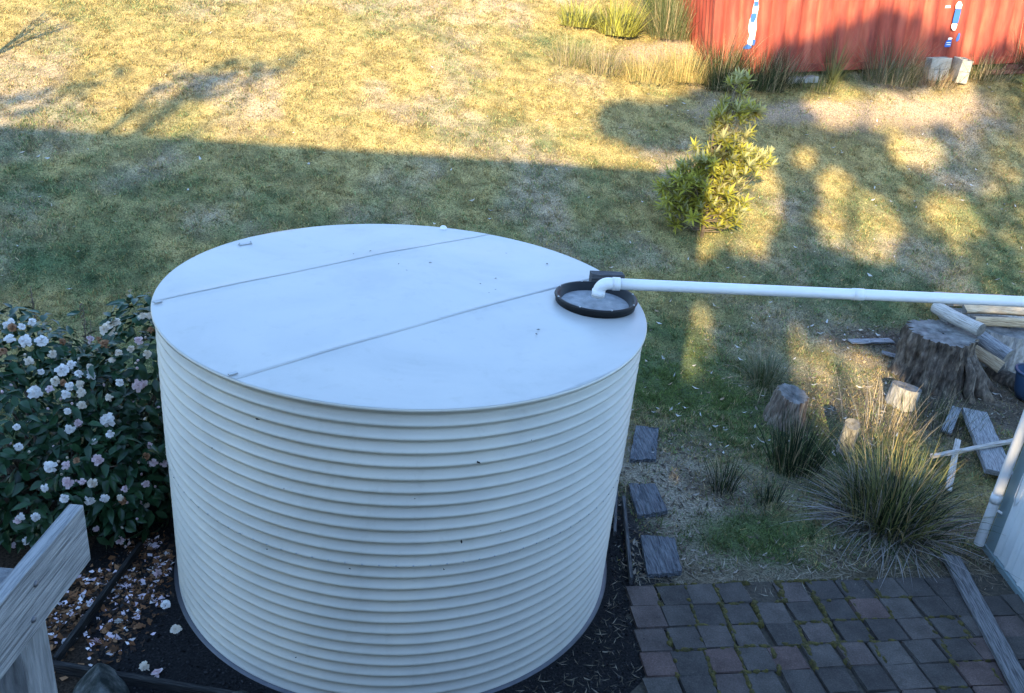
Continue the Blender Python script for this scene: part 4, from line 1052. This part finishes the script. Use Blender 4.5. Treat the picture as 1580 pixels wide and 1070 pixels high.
# ================================================================== TUFTS
def tuft_mesh(name, n, base_r, hmin, hmax, lean, bend, width, cols, seed, seg=5, flat=0):
    g = np.random.default_rng(seed)
    a = g.uniform(0, 6.283, n); r = base_r * np.sqrt(g.random(n))
    x0 = r * np.cos(a); y0 = r * np.sin(a)
    az = a + g.normal(0, .5, n)
    L = g.uniform(hmin, hmax, n)
    th = np.abs(g.normal(0, lean, n)) * (.35 + .65 * r / base_r); bd = g.uniform(.2, 1, n) * bend
    if flat: k = g.random(n) < flat; th = np.where(k, g.uniform(1.15, 1.5, n), th); bd = np.where(k, .25, bd)
    W_ = width * g.uniform(.6, 1.3, n)
    px, py, pz = x0, y0, np.zeros(n)
    side = np.stack([-np.sin(az), np.cos(az), 0 * az], -1) + g.normal(0, .35, (n, 3)); side /= np.linalg.norm(side, axis=1)[:, None]
    rows = []
    for s in range(seg + 1):
        t = s / seg; wv = W_ * (1 - t ** 2.2) * (.6 + .4 * min(1, t * 4)) + .0004
        P = np.stack([px, py, np.maximum(pz, .008 + .004 * (s % 2))], -1)
        rows.append(P - side * wv[:, None] / 2); rows.append(P + side * wv[:, None] / 2)
        ang = th + bd * (t ** 1.4) * 2
        px = px + L / seg * np.sin(ang) * np.cos(az); py = py + L / seg * np.sin(ang) * np.sin(az); pz = pz + L / seg * np.cos(ang)
    V = np.stack(rows, 1)
    m = (seg + 1) * 2
    q = np.array([(2 * s, 2 * s + 1, 2 * s + 3, 2 * s + 2) for s in range(seg)])
    Q = (np.arange(n)[:, None, None] * m + q[None]).reshape(-1, 4)
    wts = np.array([c[1] for c in cols]); wts = wts / wts.sum()
    ci = g.choice(len(cols), n, p=wts)
    c = np.array([c[0] for c in cols])[ci] * g.uniform(.6, 1.3, (n, 1))
    return nmesh(name, V.reshape(-1, 3), Q=Q, col=np.repeat(c, m, 0), smooth=False)
def tuft(name, label, cat, x, y, parts, group=None):
    t = thing(name, label, cat, (x, y, gz(x, y) - .01), 0, group)
    for pn, me in parts: link(pn, me, MAT['leafy'], t)
    return t
DG = (.020, .034, .016); MG = (.060, .082, .028); YG = (.20, .20, .07); TAN = (.34, .27, .16); GREY = (.30, .28, .26)
big = tuft('strappy_tuft', 'large strappy leaved tuft with sunlit yellow tips beside the shed', 'grass tuft', 4.28, .42, [
    ('green_blades', tuft_mesh('green_blades', 520, .38, .35, .92, .55, .65, .013, [(DG, 5), (MG, 3), (YG, 4)], 31)),
    ('dry_blades', tuft_mesh('dry_blades', 230, .40, .35, .92, .6, .7, .008, [(TAN, 2), (GREY, 1), (YG, 5), ((.40, .28, .10), 2)], 32)),
    ('dead_skirt', tuft_mesh('dead_skirt', 420, .46, .35, .95, .9, .5, .009, [(GREY, 5), (TAN, 2), (DG, 2)], 33, 5, .75))])
big.scale = (.9, .9, .86)
tuft('strappy_tuft', 'dark upright tuft in front of the brown log round', 'grass tuft', 3.72, 1.22, [('blades', tuft_mesh('blades', 260, .22, .35, .70, .35, .4, .009, [(DG, 6), (MG, 2), (TAN, 1)], 34))], 'small tufts on the path')
tuft('strappy_tuft', 'small dark tuft between the middle stepping timber and mossy patch', 'grass tuft', 2.88, .82, [('blades', tuft_mesh('blades', 90, .10, .2, .42, .45, .4, .008, [(DG, 6), (MG, 2), (TAN, 1)], 35))], 'small tufts on the path')
tuft('strappy_tuft', 'smallest dark tuft right of the mossy patch', 'grass tuft', 3.25, .62, [('blades', tuft_mesh('blades', 60, .10, .15, .33, .5, .4, .008, [(DG, 6), (MG, 2), (TAN, 1)], 36))], 'small tufts on the path')
tuft('strappy_tuft', 'arching grey green tussock beside the brown log round', 'grass tuft', 4.02, 2.85, [('blades', tuft_mesh('blades', 320, .16, .25, .55, .8, .9, .007, [(MG, 3), ((.16, .17, .10), 4), (TAN, 1)], 37))], 'small tufts on the path')
tuft('dry_tuft', 'wispy dry grass tuft between log rounds behind the strappy tuft', 'grass tuft', 4.95, 1.85, [('blades', tuft_mesh('blades', 150, .40, .3, .65, .45, .5, .005, [(TAN, 3), (GREY, 3), (MG, 3)], 38))], 'small tufts on the path')
tuft('dry_tuft', 'thin grass growing at the foot of the small pale log', 'grass tuft', 5.75, 2.15, [('blades', tuft_mesh('blades', 220, .40, .2, .45, .5, .4, .006, [(DG, 4), (MG, 4), (TAN, 2)], 39))], 'small tufts on the path')
# weeds and dry grass round the container
HW = [
 ('weed_clump', 'tall dark weed at the left corner of the red container', 5.28, 9.72, 520, .22, .45, .95, [(DG, 3), (MG, 3), (TAN, 2)]),
 ('weed_clump', 'dark weeds below the white and blue mark on the container', 5.95, 9.66, 620, .38, .3, .72, [(DG, 5), (MG, 3), (TAN, 2)]),
 ('weed_clump', 'olive weeds left of the gap under the container', 6.42, 9.70, 220, .26, .3, .62, [(MG, 4), (TAN, 4), (DG, 2)]),
 ('weed_clump', 'single slender upright green weed against the container', 7.30, 9.72, 120, .07, .45, .80, [(YG, 4), (MG, 3)]),
 ('weed_clump', 'bushy grey green weed left of the concrete blocks', 8.35, 9.72, 520, .42, .35, .80, [(MG, 4), ((.13, .13, .085), 4), (TAN, 2)]),
 ('weed_clump', 'low reddish brown weeds in front of the concrete blocks', 9.15, 9.62, 260, .36, .15, .42, [((.20, .12, .08), 3), (TAN, 3), (DG, 2)]),
 ('weed_clump', 'brown and green weeds between concrete blocks and bricks', 10.1, 9.72, 320, .42, .2, .5, [(TAN, 3), (MG, 3), (DG, 2)]),
 ('weed_clump', 'tall tangled weeds at the right end of the bricks', 11.3, 9.9, 460, .5, .3, .95, [(MG, 4), (TAN, 3), (DG, 3)]),
 ('weed_clump', 'fine golden grass left of the container corner', 4.72, 10.05, 520, .42, .3, .62, [((.48, .36, .14), 5), (YG, 2)]),
 ('weed_clump', 'golden grass along the edge of the bare patch', 4.05, 9.98, 420, .45, .22, .48, [((.46, .35, .14), 5), (YG, 2)]),
 ('weed_clump', 'dry grass tuft at the lower left of the bare patch', 3.25, 10.02, 240, .25, .2, .5, [(TAN, 5), (YG, 2), (MG, 1)]),
 ('weed_clump', 'dry grass tuft farthest left of the bare patch', 2.70, 10.3, 240, .28, .2, .5, [(TAN, 4), (YG, 3)]),
 ('weed_clump', 'bright yellow green strappy clump above the bare patch', 3.75, 11.6, 360, .30, .3, .62, [((.30, .30, .06), 5), (YG, 3)]),
 ('weed_clump', 'smaller yellow green clump left of the bright clump', 3.0, 11.8, 200, .26, .2, .45, [((.30, .30, .06), 4), (YG, 3)]),
 ('weed_clump', 'grey green bushy weeds beside the container end', 4.75, 11.6, 500, .36, .5, 1.0, [((.15, .17, .08), 4), (MG, 3), (TAN, 2)]),
 ('weed_clump', 'dense green shrubby weeds behind the container end', 4.95, 12.6, 600, .42, .5, 1.15, [(MG, 5), ((.15, .17, .06), 3)]),
 ('weed_clump', 'low green weeds under the raised container edge', 6.95, 9.55, 240, .30, .12, .3, [(MG, 3), (YG, 3), (TAN, 1)])]
for i, (nm, lab, x, y, n_, br, h0, h1, cols) in enumerate(HW):
    strap = 'strappy' in lab or 'yellow green' in lab
    tuft(nm, lab, 'weeds', x, y, [('blades', tuft_mesh('blades', int(n_ * 1.7), br * 1.2, h0 * .5, h1 * 1.3, .55 if not strap else .6, .5 if not strap else .5, .007 if not strap else .022, cols, 50 + i))], 'weeds round the container')

# ================================================================== BANKSIA SHRUBS
def banksia(label, x, y, hgt, rosettes, seed, group='young shrubs on the lawn'):
    g = np.random.default_rng(seed)
    z0 = gz(x, y)
    t = thing('young_shrub', label, 'shrub', (x, y, z0), 0, group)
    rs = []
    for k in range(5):
        mb = MB(); n = 16
        for j in range(n):
            az = j * 2.4 + g.uniform(-.3, .3); el = 1.25 - 1.25 * (j / n) + g.uniform(-.15, .15); L = .14 * g.uniform(.7, 1.2); W_ = .030 * g.uniform(.8, 1.2)
            V, Q = leaf_mesh('l', L, W_, .2, .18)
            # lift axis to elevation el then turn to az
            c_, s_ = math.cos(el), math.sin(el)
            V = np.stack([V[:, 0] * c_ - V[:, 2] * s_, V[:, 1], V[:, 0] * s_ + V[:, 2] * c_], -1)
            V = np.stack([V[:, 0] * math.cos(az) - V[:, 1] * math.sin(az), V[:, 0] * math.sin(az) + V[:, 1] * math.cos(az), V[:, 2] - .02 + .03 * (1 - j / n)], -1)
            mb.add(V, Q=Q)
        me = mb.mesh('leaf_cluster'); me.materials.append(MAT['banksia']); rs.append(me)
    stems = MB()
    trunk = np.array([(0, 0, -.05), (.02, .02, .4 * hgt * .5), (.0, .05, hgt * .45), (.04, .05, hgt * .75), (.10, .05, hgt * .97)])
    stems.tube(trunk, [.028, .024, .018, .012, .006], 8)
    for i, (dx, dy, dz) in enumerate(rosettes):
        e = np.array([dx, dy, dz])
        fz = np.clip(dz * .55 / hgt, .02, .7); s = np.array([np.interp(fz * hgt, trunk[:, 2], trunk[:, q]) for q in range(3)])
        if i % 3 == 0: stems.tube([s, (s + e) / 2 + np.array([dx * .15, dy * .15, -.04]), e], [.010, .007, .004], 5)
        nn = Vector((dx * .8 + g.normal(0, .3), dy * .8 + g.normal(0, .3), .75)).normalized()
        o = link('leaf_cluster', rs[i % 5], None, t)
        sc = g.uniform(.75, 1.15)
        o.matrix_local = Matrix.Translation(Vector(e)) @ nn.to_track_quat('Z', 'Y').to_matrix().to_4x4() @ Matrix.Rotation(g.uniform(0, 6.28), 4, 'Z') @ Matrix.Scale(sc, 4)
    link('trunk', stems.mesh('trunk', True), MAT['twig'], t)
    return t
g9 = np.random.default_rng(9)
ros = []
def blob(cx, cy, cz, rx, ry, rz_, n):
    for _ in range(n):
        d = g9.normal(0, 1, 3); d /= np.linalg.norm(d); f = g9.random() ** .4
        ros.append((cx + d[0] * rx * f, cy + d[1] * ry * f, cz + d[2] * rz_ * f))
blob(-.28, 0, .52, .42, .36, .40, 92); blob(-.15, 0, .95, .36, .28, .30, 50); blob(.28, -.02, .55, .28, .26, .45, 60); blob(.36, 0, 1.05, .40, .28, .26, 52)
blob(.62, 0, 1.15, .18, .2, .16, 14); blob(.12, .03, 1.38, .28, .22, .24, 30); blob(.0, .03, 1.68, .28, .2, .16, 26); blob(.32, .03, 1.72, .18, .16, .14, 14); blob(.12, .04, 2.05, .18, .12, .12, 14); blob(-.52, 0, .65, .2, .25, .25, 16)
banksia('young leafy shrub standing alone on the lawn, right half sunlit', 4.00, 5.68, 2.15, ros, 71)
ros2 = []
ros, keep_ = ros2, ros
blob(-.1, 0, .55, .4, .4, .4, 26); blob(0, 0, 1.0, .3, .3, .3, 18)
banksia('small leafy shrub cut off by the right edge below the bricks', 10.72, 8.85, 1.25, ros2, 72)

# sparse sapling at the top left corner
sp = thing('sapling', 'thin pale leaved sapling at the top left corner', 'sapling', (-6.55, 8.9, gz(-6.55, 8.9)))
mb = MB(); lv = MB(); gs = np.random.default_rng(17)
for i in range(16):
    t = gs.uniform(0, 6.28); L = gs.uniform(.8, 1.7); e = np.array([.30 * L * math.cos(t) + .1, .30 * L * math.sin(t), L]); m_ = e * .55 + np.array([-.05 * math.cos(t), 0, .1])
    mb.tube([(0, 0, 0), m_, e], [.012, .007, .002], 5)
    for j in range(26):
        f = gs.uniform(.3, 1); p = (1 - f) ** 2 * 0 + 2 * f * (1 - f) * m_ + f * f * e
        V, Q = leaf_mesh('l', .07 * gs.uniform(.7, 1.3), .012, .2, .3)
        Fm = frames(gs.normal(0, 1, (1, 3)), gs.normal(0, 1, (1, 3)) + np.array([[0, 0, -.5]]))[0]
        lv.add(V @ Fm.T + p, Q=Q)
link('stems', mb.mesh('stems', True), MAT['twig'], sp); tag(link('foliage', lv.mesh('foliage'), MAT['banksia'], sp), kind='stuff')

# ================================================================== SHIPPING CONTAINER
ct = tag(link('shipping_container', None), 'faded red corrugated steel shipping container on the slope', 'shipping container')
cm = Matrix(((CD[0], CE[0], CU[0], CX0[0]), (CD[1], CE[1], CU[1], CX0[1]), (CD[2], CE[2], CU[2], CX0[2]), (0, 0, 0, 1)))
ct.matrix_world = cm
CL, CW, CH = 9.0, 2.44, 2.6
x = .16; pr_ = [(0.1, 0.0)]
while x < CL - .3:
    pr_ += [(x, 0), (x + .025, .05), (x + .085, .05), (x + .11, 0)]; x += .278
pr_.append((CL - .1, 0)); pr_ = np.array(pr_)
npan = 8; seglen = len(pr_) // npan
zl = np.linspace(.14, CH - .1, 10)
V = np.stack([np.stack([pr_[:, 0], .02 + pr_[:, 1] + .010 * (fbm(pr_[:, 0] * 1.0, 0 * pr_[:, 0] + z_, .5, 3, 3) - .5), 0 * pr_[:, 0] + z_], -1) for z_ in zl])
link('side_wall', nmesh('side_wall', V, Q=gridq(len(zl), len(pr_))), MAT['container'], ct)
# left end wall: fine vertical ribs
yy = np.arange(.1, CW - .1, .05); xx = np.where((np.arange(len(yy)) % 4) < 2, 0.0, .035) + .02
V = np.concatenate([np.stack([xx, yy, 0 * yy + z_], -1) for z_ in (.14, CH - .1)])
link('end_wall', nmesh('end_wall', V, Q=gridq(2, len(yy))[:, ::-1]), MAT['container'], ct)
for (px, py) in ((.06, .06), (CL - .06, .06), (.06, CW - .06)):
    link('corner_post', box('corner_post', .12, .12, CH, .008), MAT['container'], ct, (px, py, 0))
link('bottom_rail', box('bottom_rail', CL - .24, .06, .13, .006), MAT['container'], ct, (CL / 2, .045, .012))
link('end_sill', box('end_sill', .06, CW - .24, .13, .006), MAT['container'], ct, (.045, CW / 2, .012))
link('roof', box('roof', CL - .02, CW - .02, .09, .01), MAT['container'], ct, (CL / 2, CW / 2, CH - .095))
link('back_wall', box('back_wall', CL - .3, .04, CH - .25, .004), MAT['container'], ct, (CL / 2, CW - .06, .14))
link('floor', box('floor', CL - .3, CW - .3, .05, .004), MAT['darkwood'], ct, (CL / 2, CW / 2, .06))
def mark(name, pts, mat, label=None):
    pts = np.array(pts, float); n = len(pts)
    V = np.concatenate([np.stack([pts[:, 0], 0 * pts[:, 0] + .008, pts[:, 1]], -1), np.stack([pts[:, 0], 0 * pts[:, 0] + .016, pts[:, 1]], -1)])
    bm = bmesh.new(); vs = [bm.verts.new(v) for v in V]
    bm.faces.new(vs[:n]); bm.faces.new(vs[n:][::-1])
    for j in range(n): bm.faces.new((vs[j], vs[n + j], vs[n + (j + 1) % n], vs[(j + 1) % n]))
    bmesh.ops.recalc_face_normals(bm, faces=bm.faces[:])
    me = bpy.data.meshes.new(name); bm.to_mesh(me); bm.free()
    o = link(name, me, mat, ct)
    if label: o['label'] = label
def strip(name, mat, cx, segs):
    """ragged vertical scrap: list of (z, half width, shift)"""
    L = [(cx + s - w_, z_) for z_, w_, s in segs]; Rr = [(cx + s + w_, z_) for z_, w_, s in segs]
    mark(name, Rr + L[::-1], mat)
XM = .71
strip('peeled_white_mark', MAT['whitemark'], XM, [(.50, .03, -.03), (.56, .065, -.02), (.66, .05, .0), (.78, .075, -.01), (.92, .06, -.01), (1.02, .045, .01), (1.12, .05, .02), (1.22, .03, .02), (1.32, .045, .03), (1.5, .03, .03)])
for (a_, segs) in enumerate(([(.44, .05, -.09), (.47, .08, -.07), (.52, .02, -.07)], [(.50, .02, .03), (.58, .03, .035), (.60, .01, .03)], [(.88, .03, -.02), (.95, .05, -.01), (1.01, .05, 0), (1.03, .02, 0)], [(1.14, .04, .02), (1.2, .035, .02), (1.22, .02, .02)], [(1.33, .04, .03), (1.45, .035, .03)])):
    L = [(XM + s - w_, z_) for z_, w_, s in segs]; Rr = [(XM + s + w_, z_) for z_, w_, s in segs]
    pts = np.array(Rr + L[::-1]); 
    mark('peeled_blue_mark', pts, MAT['bluemark'])
    bpy.data.objects[[o.name for o in ct.children if o.name.startswith('peeled_blue_mark')][-1]].location = (0, -.005, 0)
XM2 = 4.385
for nm, segs in (('peeled_blue_mark', [(.34, .05, -.05), (.36, .06, -.05), (.44, .05, -.04), (.46, .04, -.03)]), ('peeled_white_mark', [(.465, .03, -.03), (.49, .04, -.02), (.50, .01, -.03)]), ('peeled_white_mark', [(.62, .02, .02), (.66, .045, .01), (.72, .05, .01), (.735, .03, 0)]), ('peeled_blue_mark', [(.74, .05, .02), (.80, .055, .02), (.92, .055, .03), (.97, .05, .03)]), ('peeled_white_mark', [(.98, .05, .03), (1.04, .06, .03), (1.1, .02, .03)]), ('peeled_blue_mark', [(.43, .015, .11), (.47, .03, .12), (.54, .02, .13), (.57, .01, .13)]), ('peeled_white_mark', [(1.0, .05, -.17), (1.04, .04, -.17)])):
    strip(nm, MAT['bluemark'] if 'blue' in nm else MAT['whitemark'], XM2, segs)
for zz_ in (.375, .41):
    strip('peeled_white_mark', MAT['whitemark'], XM2 - .045, [(zz_, .04, 0), (zz_ + .012, .04, 0)])
    o = [o for o in ct.children if o.name.startswith('peeled_white_mark')][-1]; o.location = (0, -.006, 0)

# packing stones, concrete blocks and bricks along its foot
def on_slope(x, y, dz=0): return (x, y, gz(x, y) + dz)
tag(link('packing_slab', box('packing_slab', .62, .25, .10, .012, .006, 4, 2), MAT['concrete'], None, on_slope(6.75, 9.83, -.02), (0, R(-6.6), 0)), 'flat pale slab propping the container left edge gap', 'slab')
def besser(label, loc, rz):
    t = thing('concrete_block', label, 'concrete block', loc, rz, 'concrete blocks by the container'); t.rotation_euler = (0, R(-5), rz)
    w_, d_, h_, th_ = .39, .19, .19, .03
    for sy in (-1, 1): link('face_shell', box('face_shell', w_, th_, h_, .004, .001), MAT['concrete'], t, (0, sy * (d_ - th_) / 2, 0))
    for sx in (-1, 0, 1): link('web', box('web', th_, d_ - 2 * th_ - .001, h_ - .003, .003, .001), MAT['concrete'], t, (sx * (w_ - th_) / 2, 0, 0))
bx_, by_ = 9.62, 9.70; bz_ = gz(bx_, by_) + .0
besser('lower concrete block of the front pair by the container', (bx_, by_, bz_), R(80))
besser('upper concrete block of the front pair by the container', (bx_, by_, bz_ + .193), R(82))
besser('concrete block set against the container left of the pair', (bx_ - .36, by_ + .13, bz_ + .17), R(4))
besser('lowest concrete block under the one against the container', (bx_ - .36, by_ + .13, bz_ - .025), R(4))
bk = box('brick', .23, .11, .076, .006, .002); bk.materials.append(MAT['brick'])
k = 0
LAY = ['bottom', 'middle', 'top']
ORD = ['first', 'second', 'third', 'fourth', 'fifth', 'sixth']
for layer, cnt in enumerate((6, 5, 4)):
    for i in range(cnt):
        x_ = 10.32 + layer * .30 + i * .245 + rr.uniform(-.012, .012); y_ = 9.80 - .01 * layer + rr.uniform(-.012, .012)
        o = link('brick', bk, None, None, (x_, y_, gz(10.35, 9.85) + .115 * (x_ - 10.35) + layer * .079), (0, R(-6), rr.gauss(0, .05)))
        tag(o, '%s red brick from the concrete blocks in the %s layer of the stack' % (ORD[i], LAY[layer]), 'brick', 'bricks stacked against the container')
